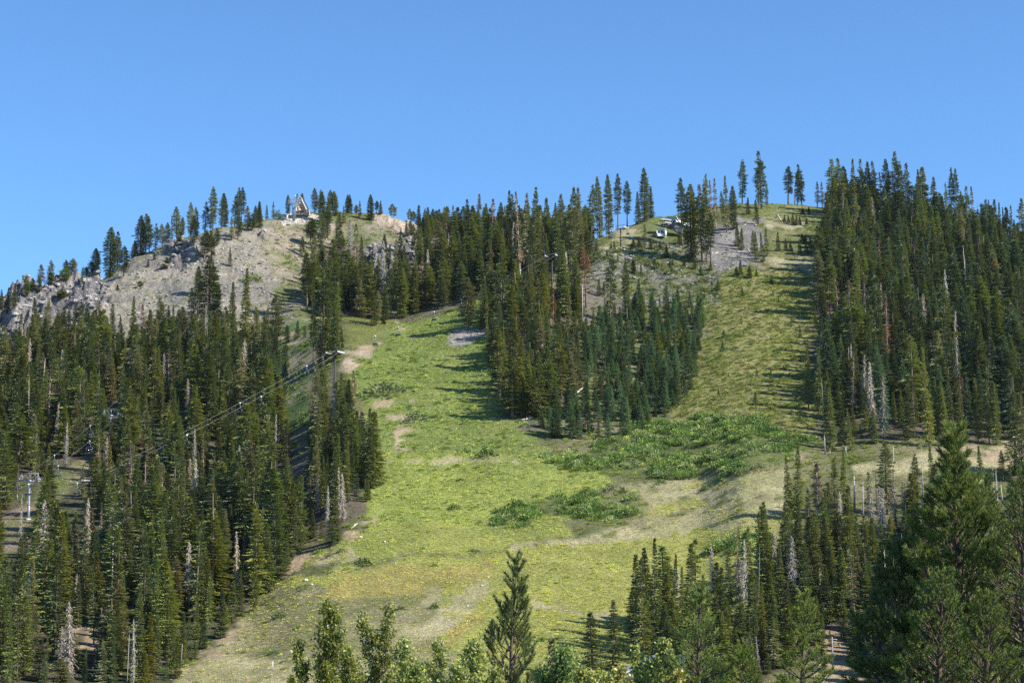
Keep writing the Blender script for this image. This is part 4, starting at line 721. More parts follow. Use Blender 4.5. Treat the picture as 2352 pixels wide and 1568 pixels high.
# ------------------------------------------------------------------ chairlifts
def sheaves(L_, n, up=1):
    m = MB()
    m.box((0, 0, 0), (.12, L_, .22))
    for k in range(n):
        y = -L_ / 2 + L_ * (k + .5) / n
        for dx in (-.12, .12):
            pts = [Vector((dx, y, -.1 + .25 * up))]
        m.tube([(-.12, y, .22 * up), (.12, y, .22 * up)], .24, 10)
    return m
def tower(u, vt, vb, steel, name, label, yaw, W=6.2, r0=.45, ns=6, fancy=True, p=None):
    p = p or hit(u, vb); H = up_at(p, vt) - p.z
    o = empty(name, p, yaw); tag(o, label, 'lift tower', 'chairlift towers on the mountainside')
    m = MB(); m.tube([(0, 0, -1.5), (0, 0, H * .35), (0, 0, H * .352), (0, 0, H - .9)], [r0, r0 * .92, r0 * .8, r0 * .62], 12)
    m.tube([(0, 0, H * .35 - .1), (0, 0, H * .35 + .1)], r0 * 1.15, 12); m.build('pole', steel, o)
    m = MB(); m.tube([(0, 0, -1.2), (0, 0, .35)], r0 * 2.0, 10); m.build('concrete_base', M['concrete'], o)
    m = MB(); m.box((0, 0, H - .9), (W, .42, .4)); m.box((0, 0, H - .9), (1.1, .9, .6)); m.build('crossarm', steel, o)
    for sx in (-1, 1):
        s_ = sheaves(4.6 if ns > 6 else 3.4, ns); g = s_.build('sheave_assembly', M['steel'] if steel is M['steel'] else M['paint'], o); g.location = (sx * W / 2, 0, H - .5)
        m = MB()
        m.box((sx * (W / 2 - .65), 0, H - .35), (.5, 4.2 if ns > 6 else 3.2, .06))
        for y in (-1.6, 0, 1.6):
            m.tube([(sx * (W / 2 - .42), y, H - .35), (sx * (W / 2 - .42), y, H + .65)], .035, 4)
        m.tube([(sx * (W / 2 - .42), -1.7, H + .65), (sx * (W / 2 - .42), 1.7, H + .65)], .035, 4); m.build('catwalk', steel, o)
    if fancy:
        m = MB()
        for sx in (-1, 1):
            m.tube([(sx * W * .36, 0, H - .8), (sx * W * .44, 0, H + 1.5)], .09, 6); m.tube([(sx * W * .52, 0, H - .5), (sx * W * .42, 0, H + 1.5)], .07, 6)
            m.tube([(sx * .15, 0, H - .7), (sx * W * .3, 0, H + 1.4)], .05, 5)
        m.tube([(-W * .47, 0, H + 1.5), (W * .47, 0, H + 1.5)], .08, 6); m.tube([(0, 0, H - .7), (0, 0, H + 1.5)], .09, 6); m.build('lifting_frame', steel, o)
    else:
        m = MB()
        for sx in (-1, 1):
            m.tube([(sx * W * .3, 0, H - .7), (sx * W * .3, 0, H + 1.1)], .07, 5)
        m.tube([(-W * .5, 0, H + 1.1), (W * .5, 0, H + 1.1)], .09, 6); m.build('lifting_frame', steel, o)
    m = MB()
    for sy in (-.2, .2): m.tube([(sy, -r0 - .12, 1.5), (sy, -r0 * .62 - .14, H - 1.1)], .03, 4)
    for k in range(int(H / .6) - 3): m.tube([(-.2, -r0 - .1, 1.7 + k * .6), (.2, -r0 - .1, 1.7 + k * .6)], .02, 4, False)
    m.build('ladder', steel, o)
    return o, p + Vector((0, 0, H - .02)), yaw, W
def yaw_to(a, b): return math.atan2(b.y - a.y, b.x - a.x) - math.pi / 2
# line of grey towers, climbing to the summit station
g_pts = [(65, 1098, 1192), (253, 947, 1020), (675, 462, 510)]
gb = [hit(u, vb) for u, vt, vb in g_pts]; gb[2] = hit(675, 511)
gy = [yaw_to(gb[0], gb[1]), yaw_to(gb[0], gb[2]), yaw_to(gb[1], gb[2])]
G1 = tower(65, 1098, 1192, M['steel'], 'lift_tower', 'grey steel lift tower above the soil bank in the left forest', gy[0], p=gb[0])
G2 = tower(253, 949, 1020, M['steel'], 'lift_tower', 'grey lift tower crossarm rising between the left forest tops', gy[1], p=gb[1])
# dark towers, climbing to the knob station
d_pts = [(203, 1100, 1160, 'steel lift tower half hidden in dark firs above the lower left road'), (768, 808, 925, 'tall dark lift tower behind the tree clump beside the gully'), (1268, 586, 660, 'dark lift tower on the wooded ridge of the middle stand'), (1426, 522, 571, 'dark lift tower on the grassy shoulder under the knob'), (1527, 512, 545, 'dark lift tower right beside the white cabin')]
db = [hit(u, vb) for u, vt, vb, l in d_pts]
TW_ = []
for i, (u, vt, vb, lab) in enumerate(d_pts):
    yw = yaw_to(db[max(i - 1, 0)], db[min(i + 1, len(db) - 1)])
    TW_.append(tower(u, vt, vb, M['dark'], 'lift_tower', lab, yw, W=5.4, r0=.42, ns=9, fancy=False, p=db[i]))
# summit tower: four pipes and a wide frame
tp = gb[2]; o = empty('lift_tower', tp, gy[2]); tag(o, 'summit lift tower of clustered grey pipes in front of the station', 'lift tower', 'chairlift towers on the mountainside')
Ht = up_at(tp, 467) - tp.z
for dx, dy in ((-.9, 0), (-.3, -.3), (.3, -.3), (.9, 0)):
    m = MB(); m.tube([(dx * .75, dy, -1), (dx, dy, Ht - 2.6), (dx * 1.9, dy, Ht - .4)], [.26, .24, .2], 10); m.build('pipe_leg', M['steel'], o)
m = MB(); m.box((0, 0, -.4), (3.4, 2.4, 1.2)); m.build('concrete_base', M['concrete'], o)
m = MB()
for y in (-1.6, 1.6):
    m.box((0, y, Ht - .3), (7.6, .3, .35)); m.tube([(-3.6, y, Ht + 2.1), (3.8, y, Ht + 2.1)], .1, 5)
    for k in range(7): x = -3.6 + k * 1.2; m.tube([(x, y, Ht - .2), (x + .6, y, Ht + 2.1)], .07, 4); m.tube([(x + 1.2, y, Ht - .2), (x + .6, y, Ht + 2.1)], .07, 4)
for x in (-3.6, 3.6): m.box((x, 0, Ht - .3), (.3, 3.4, .3))
m.build('truss_head', M['steel'], o)
for sx in (-1, 1): g = sheaves(4.4, 8).build('sheave_assembly', M['steel'], o); g.location = (sx * 3.1, 0, Ht - .1)
G3 = (o, tp + Vector((0, 0, Ht)), gy[2], 6.2)
CAB = []
def cable(T_, side, sag, label, up_first=None):
    pts = []
    ends = [t[1] + Vector((math.cos(t[2]), math.sin(t[2]), 0)) * side * t[3] / 2 for t in T_]
    if up_first: ends = [up_first + Vector((math.cos(T_[0][2]), math.sin(T_[0][2]), 0)) * side * 3] + ends
    for a, b in zip(ends, ends[1:]):
        L_ = (b - a).length
        for k in range(24): t = k / 24; pts.append(a.lerp(b, t) - Vector((0, 0, sag * L_ * 4 * t * (1 - t))))
    pts.append(ends[-1]); m = MB(); c0 = pts[0]; m.tube([p - c0 for p in pts], .032, 5)
    o = m.build('haul_cable', M['cable']); o.location = c0; tag(o, label, 'cable'); CAB.append(pts)
low1 = G1[1] + Vector((-28, -110, -34)); low2 = hit(-90, 1330) + Vector((0, 0, 14))
cable([G1, G2, G3], -1, .012, 'steel haul cable, outer strand of the grey tower lift', low1); cable([G1, G2, G3], 1, .012, 'steel haul cable, inner strand of the grey tower lift', low1)
k3 = TW_ + [(None, hit(1575, 535) + Vector((0, 0, 5)), TW_[-1][2], 5.4)]
cable(k3, -1, .012, 'steel haul cable, upper strand of the dark tower lift', low2); cable(k3, 1, .012, 'steel haul cable, lower strand of the dark tower lift', low2)
# chairs: grip, hanger, bench, back and safety bar; the first is the model of the others
def chair_model(yaw):
    o = empty('lift_chair', (0, 0, 0), yaw)
    m = MB(); m.box((0, 0, -.05), (.3, .7, .3)); m.tube([(0, -.35, .05), (0, .35, .05)], .16, 8); m.build('grip', M['paint'], o)
    m = MB(); m.tube([(0, 0, 0), (.05, 0, -.9), (.35, 0, -1.6), (.35, 0, -2.1)], .055, 6)
    m.tube([(-1.15, 0, -3.7), (-1.15, 0, -2.3), (-1.0, 0, -2.1), (1.0, 0, -2.1), (1.15, 0, -2.3), (1.15, 0, -3.7)], .055, 6); m.build('hanger', M['steel'], o)
    m = MB(); m.box((0, -.25, -3.6), (2.2, .5, .12)); m.build('bench', M['black'], o)
    m = MB(); m.box((0, .05, -3.15), (2.1, .08, .5)); m.build('backrest', M['black'], o)
    m = MB(); m.tube([(-1.1, 0, -2.5), (-1.05, -.6, -3.0), (1.05, -.6, -3.0), (1.1, 0, -2.5)], .035, 5); m.tube([(0, -.6, -3.0), (0, -.6, -3.9)], .03, 4); m.build('safety_bar', M['steel'], o)
    return o
def copy_tree(o):
    c = o.copy(); C.objects.link(c)
    for ch in list(o.children): d = ch.copy(); C.objects.link(d); d.parent = c
    return c
model = None
for i, (u, v, lab) in enumerate([(658, 552, 'chair at the height of the rocky cliff, on the summit line'), (669, 510, 'chair nearest the summit tower, over green shrubs'), (644, 590, 'chair over the brushy slope under the summit'), (622, 612, 'chair over the scree on the summit line'), (628, 670, 'chair lowest on the bare summit slope'),
        (209, 978, 'higher chair of the pair beside the mossy trunk'), (206, 1012, 'lower chair of the pair beside the mossy trunk'), (127, 1046, 'upper chair between the grey towers over the soil bank'), (132, 1068, 'chair over the soil bank closest to the stump'), (46, 1102, 'chair just west of the grey tower pole'), (69, 1117, 'chair hanging in front of the grey tower pole'),
        (860, 768, 'chair over the tan path in the saddle'), (913, 750, 'chair at the lip of the saddle'), (703, 842, 'chair just west of the dark tower over the clearing'), (598, 908, 'chair over the left forest edge'), (551, 925, 'chair above the dense left forest, second from the clearing'), (427, 1000, 'chair above the middle of the left forest'), (369, 1020, 'chair over the left forest beside the brown-topped fir'), (177, 1112, 'chair near the lowest dark tower'),
        (1144, 640, 'chair among firs on the ridge, west of the dark ridge tower'), (1060, 690, 'chair in front of the pale lone fir on the ridge'), (993, 712, 'chair just east of the saddle'), (1194, 620, 'chair close to the dark ridge tower'), (1401, 530, 'chair just under the grassy shoulder tower'), (1442, 522, 'chair between the shoulder tower and the white cabin')]):
    best = None
    for ci, pts in enumerate(CAB):
        if (ci < 2) != (i < 11): continue
        for a, b in zip(pts, pts[1:]):
            for t in (0, .25, .5, .75):
                p = a.lerp(b, t); uu, vv = uv_of(p.x / p.y, p.z / p.y); d = (uu - u) ** 2 + (vv - v) ** 2
                if best is None or d < best[0]: best = (d, p, yaw_to(a, b) if (b - a).length > .1 else 0)
    if model is None: model = c = chair_model(0)
    else: c = copy_tree(model)
    c.location = best[1] - Vector((0, 0, .05)); c.rotation_euler = (0, 0, best[2]); tag(c, 'empty ' + lab, 'chairlift chair', 'empty chairs hanging on the lift cables')
# ---- summit station (faces the valley), its drive shell leaning back over the platform
def at_plane(u, v, Y): return Vector((float(a_of(u, v)) * Y, Y, float(ev(v)) * Y))
Ys = gb[2].y + 9; cs = at_plane(690, 500, Ys)
def pr(x, y): q_ = at_plane(588 + 0 * x + (1050 * .5742 - 588) + x * .07325, 740 * .5742 + y * .07325, Ys) - cs; return (q_.x, q_.z)
st_ = empty('summit_lift_station', cs); tag(st_, 'summit lift station with curved white shell and tan soffit', 'lift station')
shell = MB(); shell.prism([pr(*q) for q in [(1150, 360), (1215, 375), (1270, 410), (1315, 480), (1380, 610), (1440, 720), (1446, 760), (1425, 805), (1375, 805), (1330, 690), (1262, 555), (1238, 470), (1200, 415), (1150, 395)]], -2, 7); shell.build('roof_shell', M['shell'], st_)
m = MB(); m.prism([pr(*q) for q in [(1100, 545), (1262, 562), (1330, 695), (1370, 806), (1150, 806), (1110, 700)]], -1.2, 6); m.build('soffit', M['tan'], st_)
m = MB()
for yy in (600, 650, 725): m.prism([pr(1105, yy), pr(1320, yy), pr(1320, yy + 9), pr(1105, yy + 9)], -1.35, -1.2)
m.prism([pr(1262, 560), pr(1275, 560), pr(1385, 808), pr(1368, 808)], -1.5, -1.2); m.build('soffit_beam', M['charcoal'], st_)
m = MB(); m.prism([pr(*q) for q in [(1052, 590), (1110, 590), (1112, 840), (1056, 840)]], -1.4, 1.5); m.build('support_column', M['greyp'], st_)
m = MB(); m.prism([pr(*q) for q in [(1060, 840), (1105, 765), (1150, 840)]], -2.2, 1); m.build('footing', M['concrete'], st_)
m = MB(); m.prism([pr(*q) for q in [(1090, 440), (1150, 400), (1240, 470), (1262, 555), (1090, 540)]], -1.0, 5); m.build('drive_housing', M['charcoal'], st_)
m = MB(); m.prism([pr(*q) for q in [(1095, 515), (1205, 515), (1205, 540), (1095, 540)]], -1.5, -1.0); m.prism([pr(*q) for q in [(1208, 475), (1275, 475), (1275, 525), (1208, 525)]], -1.6, -1.0); m.build('operator_window', M['steel'], st_)
m = MB()
for a, b in (((1060, 600), (1160, 380)), ((1085, 470), (1140, 375)), ((1150, 400), (1195, 480)), ((1195, 480), (1190, 520)), ((1000, 420), (1150, 380)), ((980, 480), (1150, 440))):
    A1, B1 = pr(*a), pr(*b); m.tube([(A1[0], -1.8, A1[1]), (B1[0], -1.8, B1[1])], .12, 6)
m.build('guide_frame', M['steel'], st_)
m = MB(); m.tube([(pr(1030, 350)[0], -1.5, pr(1030, 380)[1]), (pr(1030, 350)[0], -1.5, pr(1030, 340)[1])], .3, 8); m.build('wind_sensor', M['paint'], st_)
m = MB(); m.box((0, 5, pr(0, 850)[1] - .6), (10, 9, 1.2)); m.build('platform', M['concrete'], st_)
# hut
hc = at_plane(683 - 30.5, 500.5, Ys - 4); ho = empty('summit_hut', hc); tag(ho, 'small blue-grey hut with flat white roof beside the summit tower', 'hut')
hw, hh = 4.0, 2.3
m = MB(); m.box((0, 1.5, hh / 2 - .6), (hw, 3, hh + .6)); m.build('wall', M['greyp'], ho)
m = MB(); m.box((.05, 1.4, hh - .2), (hw + .5, 3.6, .22)); m.build('roof', M['paint'], ho)
m = MB(); m.box((.5, -.03, 1.1), (.7, .06, .9)); m.build('window', M['glass'], ho); m = MB(); m.box((1.3, -.03, .95), (.5, .06, 1.3)); m.build('door', M['glass'], ho)
m = MB(); m.box((.92, -.05, 1.1), (.1, .08, 1.3)); m.build('window_frame', M['paint'], ho)
# ---- knob station
Yk = hit(1560, 545).y; ck = at_plane(1560, 540, Yk)
def pk(x, y): q_ = at_plane(1366.6 + x * .1465, 470.9 + y * .1465, Yk) - ck; return (q_.x, q_.z)
ks = empty('knob_lift_station', ck); tag(ks, 'white lift station on the grassy knob, half hidden behind firs', 'lift station')
m = MB(); m.prism([pk(*q) for q in [(1262, 190), (1330, 205), (1390, 245), (1470, 270), (1560, 285), (1640, 330), (1660, 370), (1600, 385), (1500, 350), (1395, 335), (1330, 290), (1290, 245)]], -2.5, 3.5); m.build('roof_shell', M['paint'], ks)
m = MB(); m.prism([pk(*q) for q in [(1250, 240), (1300, 262), (1305, 292), (1275, 285)]], -3.2, -2.6); m.build('nose_panel', M['paint'], ks)
m = MB(); m.prism([pk(*q) for q in [(1010, 235), (1110, 207), (1262, 193), (1300, 245), (1200, 262), (1110, 240)]], -1.5, 2.5); m.build('roof_canopy', M['greyp'], ks)
m = MB(); m.prism([pk(*q) for q in [(1105, 300), (1290, 290), (1400, 335), (1300, 372), (1180, 345)]], -2, 3); m.build('undercarriage', M['charcoal'], ks)
m = MB()
for x in (1130, 1170, 1210, 1250): A1 = pk(x, 262); m.tube([(A1[0], -1.8, A1[1]), (A1[0], -1.8, pk(x, 305)[1])], .09, 5); m.tube([(A1[0] - .25, -1.9, A1[1] - .8), (A1[0] + .25, -1.9, A1[1] - .8)], .3, 8)
m.build('tyre_bank', M['steel'], ks)
m = MB()
for a, b in (((1240, 330), (1275, 440)), ((1265, 335), (1290, 440)), ((1240, 370), (1280, 370)), ((1250, 400), (1285, 400))): A1, B1 = pk(*a), pk(*b); m.tube([(A1[0], -1.5, A1[1]), (B1[0], -1.5, B1[1])], .16, 6)
m.build('support_leg', M['steel'], ks)
m = MB(); m.prism([pk(*q) for q in [(1200, 345), (1300, 350), (1380, 345), (1380, 440), (1300, 420)]], 0, 4); m.build('base_wall', M['concrete'], ks)
m = MB(); A1 = pk(1112, 200); m.tube([(A1[0], 0, A1[1] - 1), (A1[0], 0, A1[1] + 2.4)], .07, 5); m.build('mast', M['steel'], ks)
cb = at_plane(1518, 538.5, Yk - 6); co = empty('operator_cabin', cb, R(-22)); tag(co, 'small white operator cabin with dark windows below the knob station', 'cabin')
m = MB(); m.prism([(-2.3, -.8), (2.3, -.8), (2.3, 2.0), (1.6, 2.9), (-2.1, 3.1), (-2.3, 2.4)], 0, 3); m.build('wall', M['paint'], co)
m = MB(); m.box((-1.15, -.04, 1.5), (1.3, .08, 1.5)); m.build('window', M['glass'], co); m = MB(); m.box((1.0, -.04, 1.4), (1.9, .08, 1.5)); m.build('window', M['glass'], co)
m = MB(); m.box((0, 1.5, 3.08), (4.9, 3.5, .16)); m.build('roof', M['paint'], co)

# ------------------------------------------------------------------ building behind the aspens
Yb = 262; bc = at_plane(1531, 1501, Yb); gz = zat(bc.x, bc.y); bo = empty('lodge_building', (bc.x, Yb, gz), 0); tag(bo, 'grey gabled lodge with pale eaves mostly hidden behind the aspens', 'building')
Hr = bc.z - gz; hw = 8.2; he = Hr - 3.5
m = MB(); m.prism([(-hw, 0), (0, 0), (0, Hr - .25), (-hw, he)], 0, 12); m.build('wall', M['greyp'], bo)
m = MB(); m.prism([(.5, Hr + .2), (-hw - .8, he - .35), (-hw - .8, he - .1), (.5, Hr + .42)], -.8, 12.8); m.build('roof', M['blueroof'], bo)
m = MB(); m.prism([(.5, Hr), (-hw - .85, he - .5), (-hw - .85, he - .1), (.5, Hr + .45)], -.9, -.81); m.build('fascia', M['greyp'], bo)
for fl in range(3):
    for x in (-5.8, -2.2):
        z = he - 1.8 - fl * 3.1
        if z < .8: continue
        m = MB(); m.box((x, -.03, z), (1.5, .08, 1.5)); wo = m.build('window', M['paint'], bo); m = MB(); m.box((x, -.08, z), (1.3, .06, 1.3)); m.build('pane', M['glass'], wo)
# ------------------------------------------------------------------ utility pole and lines at the lower right
pp = hit(1913, 1536); Hp = up_at(pp, 1462) - pp.z; po = empty('utility_pole', pp); tag(po, 'thin grey utility pole beside the tan soil bank', 'utility pole')
m = MB(); m.tube([(0, 0, -.5), (0, 0, Hp)], [.16, .11], 8); m.build('pole', M['grey'], po); m = MB(); m.box((0, 0, Hp - .5), (2.2, .14, .14)); m.build('crossarm', M['grey'], po)
for i, (v1, v2, k) in enumerate(((1466, 1392, 0), (1470, 1400, .3), (1497, 1440, .8), (1502, 1447, 1.1), (1530, 1475, 1.5))):
    a = at_plane(1875, v1, pp.y - 40 + k); b = at_plane(2105, v2, pp.y - 90 + k); d = b - a; a2 = a - d * .9 - Vector((0, 0, 1)); b2 = b + d * 1.2
    m = MB(); m.tube([(b2 - a2) * t - Vector((0, 0, 6 * t * (1 - t))) for t in [q_ / 16 for q_ in range(17)]], .035, 4); o = m.build('power_line', M['black']); o.location = a2
    tag(o, f"{['topmost', 'second highest', 'middle', 'second lowest', 'lowest'][i]} black power line crossing the right gully", 'power line')

# ------------------------------------------------------------------ near pines
def pine(seed, H, depth, Lmax, needle=.22, nn=34, wsp=.42, sparse=0.0, curve=.55, pw=.8, nw=.011, twig=.6, blen=.45, inner=.25):
    """only the upper DEPTH metres carry a dense crown; below it the crown goes on more thinly"""
    r = random.Random(seed); U = r.uniform; tr = MB(); cr = MB()
    sw = lambda z: Vector((.15 * math.sin(z * .5 + seed), .12 * math.cos(z * .4), z))
    tr.tube([sw(H * k / 14) for k in range(15)], [max(.018, .24 * (1 - k / 14) ** 1.0 + .02) for k in range(15)], 8)
    def needles(p, d, n, s=1.0, lo=.3, hi=.95, sh0=.5):
        x = d.orthogonal().normalized(); y = d.cross(x)
        for k in range(n):
            a = U(0, 6.28); sp = U(lo, hi)
            nd = (d + (x * math.cos(a) + y * math.sin(a)) * sp + Vector((0, 0, .12))).normalized(); s2 = nd.cross(Vector((U(-1, 1), U(-1, 1), U(-1, 1)))).normalized() * nw
            cr.tri(p - s2, p + s2, p + nd * needle * s * U(.8, 1.15), min(1, max(0, sh0 + U(-.18, .18))))
    def brush(p0, p1, s=1.0):
        """needles set all along the end of a twig, a tuft at its tip"""
        d = p1 - p0; L_ = d.length; d = d.normalized(); m_ = max(2, int(L_ / .055)); sh0 = U(.2, .8)
        for k in range(m_): needles(p0 + (p1 - p0) * ((k + U(0, 1)) / m_), d, max(2, nn // 6), s * .95, .5, 1.25, sh0)
        needles(p1, d, nn // 2, s, .1, .8, min(1, sh0 + .1))
    z = H; brush(sw(H - .5), sw(H), 1.1); z = H - .12
    while z > H * .1:
        dz_ = H - z; n = r.choice((4, 5, 5, 6)) if dz_ > .5 else 3
        if dz_ > depth * 1.3 and r.random() < .3: z -= wsp; continue
        az0 = U(0, 6.28); f_ = min(1, dz_ / depth)
        for b in range(n):
            if r.random() < sparse: continue
            az = az0 + b * 6.28 / n + U(-.3, .3); L_ = Lmax * f_ ** pw * U(.6, 1.12) + .22
            el = 1.05 - .8 * f_ + U(-.12, .12); P_ = [sw(z)]; d = vdir(az, el); ns = max(3, int(L_ / .22)); st_l = L_ / ns
            for k in range(ns):
                d = (d + Vector((0, 0, curve * .17)) + Vector((U(-.06, .06), U(-.06, .06), U(-.08, .03)))).normalized(); P_.append(P_[-1] + d * st_l)
            tr.tube(P_, [.028 * (1 - k / (ns + 1)) * min(1.4, L_) + .007 for k in range(ns + 1)], 4, False)
            bl = max(1, int(round(blen / st_l)))
            brush(P_[max(0, len(P_) - 1 - bl)], P_[-1])
            for k in range(1, ns):
                f = k / ns
                if f * L_ < inner * L_: continue
                for sg in (-1, 1):
                    if r.random() < twig:
                        sd = (d + vdir(az + sg * 1.57, .3) * U(.6, 1.1) + Vector((0, 0, U(-.1, .25)))).normalized(); l2 = (1 - f) * L_ * .45 + blen * .75
                        q = P_[k]; tr.tube([q, q + sd * l2], [.012, .006], 3, False); brush(q + sd * max(0, l2 - blen * .8), q + sd * l2, .92)
        z -= wsp * U(.8, 1.2)
    return cr, tr
def place_pine(u, vt, Y, depth, Lmax, tint, label, seed, **kw):
    a = float(a_of(u, vt)); gz = zat(a * Y, Y); H = float(ev(vt)) * Y - gz + .0
    cr, tr = pine(seed, H, depth, Lmax, **kw); o = empty('pine_tree', (a * Y, Y, gz)); tag(o, label, 'pine tree', 'pines standing near the camera')
    tr.build('trunk', M['pbark'], o); c = cr.build('crown', M['pine'], o); c['tint'] = tint; return o
PG = (.105, .155, .045)
place_pine(2198, 1004, 60, 6.2, 2.7, (.16, .20, .062), 'largest near pine with big bright tufted top', 301, nw=.015, needle=.26, nn=40, wsp=.44, pw=1.3, twig=.66, blen=.5)
place_pine(2262, 1100, 64, 5.0, 1.5, (.15, .20, .055), 'near pine rising close behind the largest pine', 302, needle=.13, nn=30, nw=.012, blen=.3, wsp=.34)
place_pine(2345, 1085, 58, 4.5, 1.7, (.14, .19, .05), 'near pine cut by the edge of the photo', 303, needle=.13, nn=30, nw=.012, blen=.3, wsp=.32)
place_pine(2062, 1262, 61, 3.8, 1.7, (.105, .145, .055), 'dark shaded pine beside the largest pine', 304, nw=.015, needle=.25, nn=36, wsp=.42, blen=.5)  # shade put into the colour: needles tinted darker than the neighbouring pines
place_pine(2150, 1330, 54, 3.4, 1.5, (.15, .20, .055), 'lower bushy pine in front of the largest pine', 305, needle=.13, nn=30, nw=.012, blen=.28, wsp=.28, twig=.8, inner=.1)
place_pine(2250, 1380, 52, 3.4, 1.5, (.145, .19, .05), 'lowest bushy pine near the corner', 306, needle=.13, nn=30, nw=.012, blen=.28, wsp=.28, twig=.8, inner=.1)
place_pine(1180, 1293, 108, 5.6, 2.0, (.155, .185, .075), 'open-crowned young pine standing alone before the meadow', 307, sparse=.28, wsp=.58, needle=.28, nn=40, nw=.02, pw=.8, twig=.25, blen=.75, curve=1.1)
place_pine(1608, 1360, 92, 4.6, 1.6, (.19, .25, .075), 'slender green pine with visible pale trunk by the lodge', 308, wsp=.5, needle=.24, nn=34, nw=.017, twig=.35, blen=.55)
place_pine(1842, 1376, 92, 4.2, 1.4, (.20, .25, .07), 'bright green young pine beside the power lines', 309, wsp=.46, needle=.22, nn=34, nw=.017, twig=.45, blen=.5)
place_pine(1700, 1490, 92, 3.0, 1.2, (.18, .24, .065), 'short green pine between two taller young pines', 310, wsp=.46, needle=.22, nn=30, nw=.017, twig=.4, blen=.5)

# ------------------------------------------------------------------ near aspens and cottonwoods
def aspen(seed, H, depth, rad, leaf=.085, n=2600, leaders=1, open_=0.0):
    r = random.Random(seed); U = r.uniform; tr = MB(); cr = MB()
    for li in range(leaders):
        off = (li - (leaders - 1) / 2) * rad * 1.15; Hl = H * (1 - .012 * li * li) - (.5 if li == 0 and leaders > 1 else 0)
        fork = H - depth * 1.1
        ax = lambda z: Vector((off * max(0, (z - fork) / (H - fork)) + .1 * math.sin(z * .8 + seed), .1 * math.cos(z * .7), z))
        tr.tube([ax(Hl * k / 12) for k in range(13)], [max(.012, .15 * (1 - k / 12)) for k in range(13)], 7)
        nb = int(depth * 9); rl = rad / (leaders ** .7)
        for b in range(nb):
            dz_ = depth * ((b + U(0, 1)) / nb); z = Hl - dz_ ; az = U(0, 6.28)
            L_ = rl * min(1, .25 + dz_ / depth * 1.5) * U(.5, 1.15); d = vdir(az, U(.6, 1.1)); p0 = ax(z - L_ * .6); P_ = [p0, p0 + d * L_ * .6, p0 + d * L_ * 1.15 + Vector((0, 0, L_ * .2))]
            tr.tube(P_, [.025, .014, .005], 4, False)
            if r.random() < open_: continue
            m_ = int(n / (nb * leaders) * (.4 + L_ / rl))
            for k in range(m_):
                t = U(.15, 1.1); q = P_[0].lerp(P_[2], t) + Vector((r.gauss(0, .14), r.gauss(0, .14), r.gauss(0, .13))) * (rl * 1.1)
                nrm = Vector((U(-1, 1), U(-1, 1), U(-.2, 1))).normalized(); x = nrm.orthogonal().normalized(); x = (Matrix.Rotation(U(0, 6.28), 3, nrm) @ x); y = nrm.cross(x); s_ = leaf * U(.7, 1.25)
                cr.quad(q - x * s_, q + y * s_ * .62, q + x * s_, q - y * s_ * .62, U(0, 1))
    return cr, tr
def place_aspen(u, vt, Y, depth, wpx, tint, label, seed, bark='white', **kw):
    a = float(a_of(u, vt)); gz = zat(a * Y, Y); H = float(ev(vt)) * Y - gz
    cr, tr = aspen(seed, H, depth, wpx / F * Y / 2, **kw); o = empty('aspen_tree', (a * Y, Y, gz)); tag(o, label, 'broadleaf tree', 'broadleaf trees along the near edge')
    tr.build('trunk', M[bark], o); c = cr.build('crown', M['leaf'], o); c['tint'] = tint
LD, LL = (.20, .22, .055), (.29, .33, .11)
place_aspen(755, 1388, 95, 4.6, 88, LD, 'tall narrow glossy broadleaf with a single rounded top', 401, n=5200, leaf=.075)
place_aspen(862, 1382, 97, 4.6, 120, LD, 'tall glossy broadleaf forking into two feathery tops', 402, n=5600, leaders=2, leaf=.075, open_=.15)
place_aspen(800, 1500, 93, 3.5, 90, LD, 'shorter leafy tree between the two tall broadleaves', 403, n=3600, leaf=.075)
place_aspen(690, 1480, 95, 3.0, 62, LD, 'small leafy tree left-most in the near row', 404, n=2400, leaf=.075)
place_aspen(928, 1476, 96, 3.2, 90, LL, 'loose yellowish-green broadleaf right after the forked tree', 405, n=2800)
place_aspen(1012, 1468, 98, 3.2, 80, LL, 'sparse broadleaf showing white forked stems', 406, n=2000, open_=.35)
place_aspen(1085, 1474, 97, 3.2, 90, LL, 'light green broadleaf beside the lone young pine', 407, n=3000)
place_aspen(1290, 1488, 92, 3.0, 112, (.20, .27, .09), 'dense rounded light green broadleaf east of the lone pine', 408, n=4600)
place_aspen(1240, 1530, 95, 2.4, 70, LL, 'low broadleaf tucked against the lone pine', 409, n=1800)
place_aspen(1462, 1486, 96, 2.8, 60, LL, 'slim bright broadleaf before the lodge gable', 410, n=1800)
place_aspen(1528, 1470, 96, 3.0, 74, LL, 'bright broadleaf over the lodge ridge', 411, n=2600)
place_aspen(1497, 1518, 93, 2.6, 120, (.22, .28, .08), 'broad low light green tree in front of the lodge', 412, n=3600)
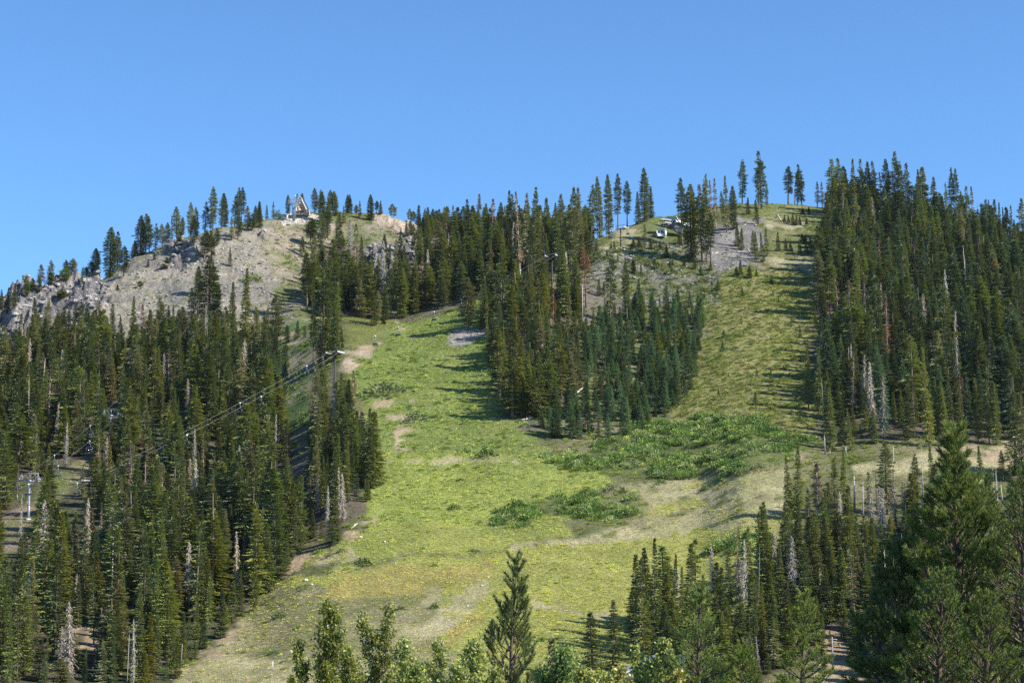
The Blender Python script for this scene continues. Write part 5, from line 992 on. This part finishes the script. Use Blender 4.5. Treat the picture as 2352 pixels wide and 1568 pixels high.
place_aspen(1390, 1548, 93, 2.0, 80, LL, 'low light green treetop at the lodge corner', 413, n=1800)
for k, (u, vt, w_) in enumerate(((960, 1530, 90), (1048, 1528, 100), (1130, 1540, 70), (1340, 1540, 80), (900, 1545, 60), (1425, 1536, 90), (1560, 1545, 70))):
    place_aspen(u, vt, 90, 2.2, w_, (.27 + .01 * k, .32, .10), ['low leafy top between the loose yellowish broadleaf and the white-stemmed one', 'low leafy top under the white-stemmed broadleaf', 'low leafy top at the foot of the lone pine', 'low leafy top beside the dense rounded broadleaf', 'low leafy top under the forked tree', 'low leafy top covering the lodge corner', 'low leafy top in front of the silvery spruce'][k], 420 + k, n=2400)
# silvery spruce and thin conifer near the lodge
for (u, vt, Y, w_, tn, vr, lab) in ((1566, 1502, 130, 34, (.24, .30, .29), 'y1', 'small silvery blue spruce beside the slender pine'), (1266, 1462, 150, 60, (.17, .16, .08), 'p3', 'thin olive conifer behind the dense rounded broadleaf')):
    a = float(a_of(u, vt)); gz = zat(a * Y, Y); H = float(ev(vt)) * Y - gz; v = VAR[vr]; o = empty('spruce_tree', (a * Y, Y, gz)); k = max(w_ / F * Y / v['W'], H / v['H'] * .55); o.scale = (k, k, H / v['H'])
    tag(o, lab, 'spruce')
    for nm, me in (('trunk', v['t']), ('crown', v['c'])): c = bpy.data.objects.new(nm, me); C.objects.link(c); c.parent = o; c['tint'] = tn

# ------------------------------------------------------------------ the air between
m, nt, b, N, L = mat('haze_air'); nt.nodes.remove(b); pv = N('ShaderNodeVolumePrincipled'); pv.inputs['Color'].default_value = (.80, .88, 1, 1); pv.inputs['Density'].default_value = .000012; pv.inputs['Anisotropy'].default_value = .3
L(pv.outputs[0], nt.nodes['Material Output'].inputs['Volume'])
zt = float(ZZ[:, :].max()) + 60; zb = float(ZZ.min()) - 2
xm = float(abs(XX).max()) + 10
hz = MB(); hz.box((0, 4300, (zt + zb) / 2), (xm * 2, 9700, zt - zb)); hb = hz.build('haze', m); hb['kind'] = 'stuff'; hb['label'] = 'thin blue air between the camera and the ridge'
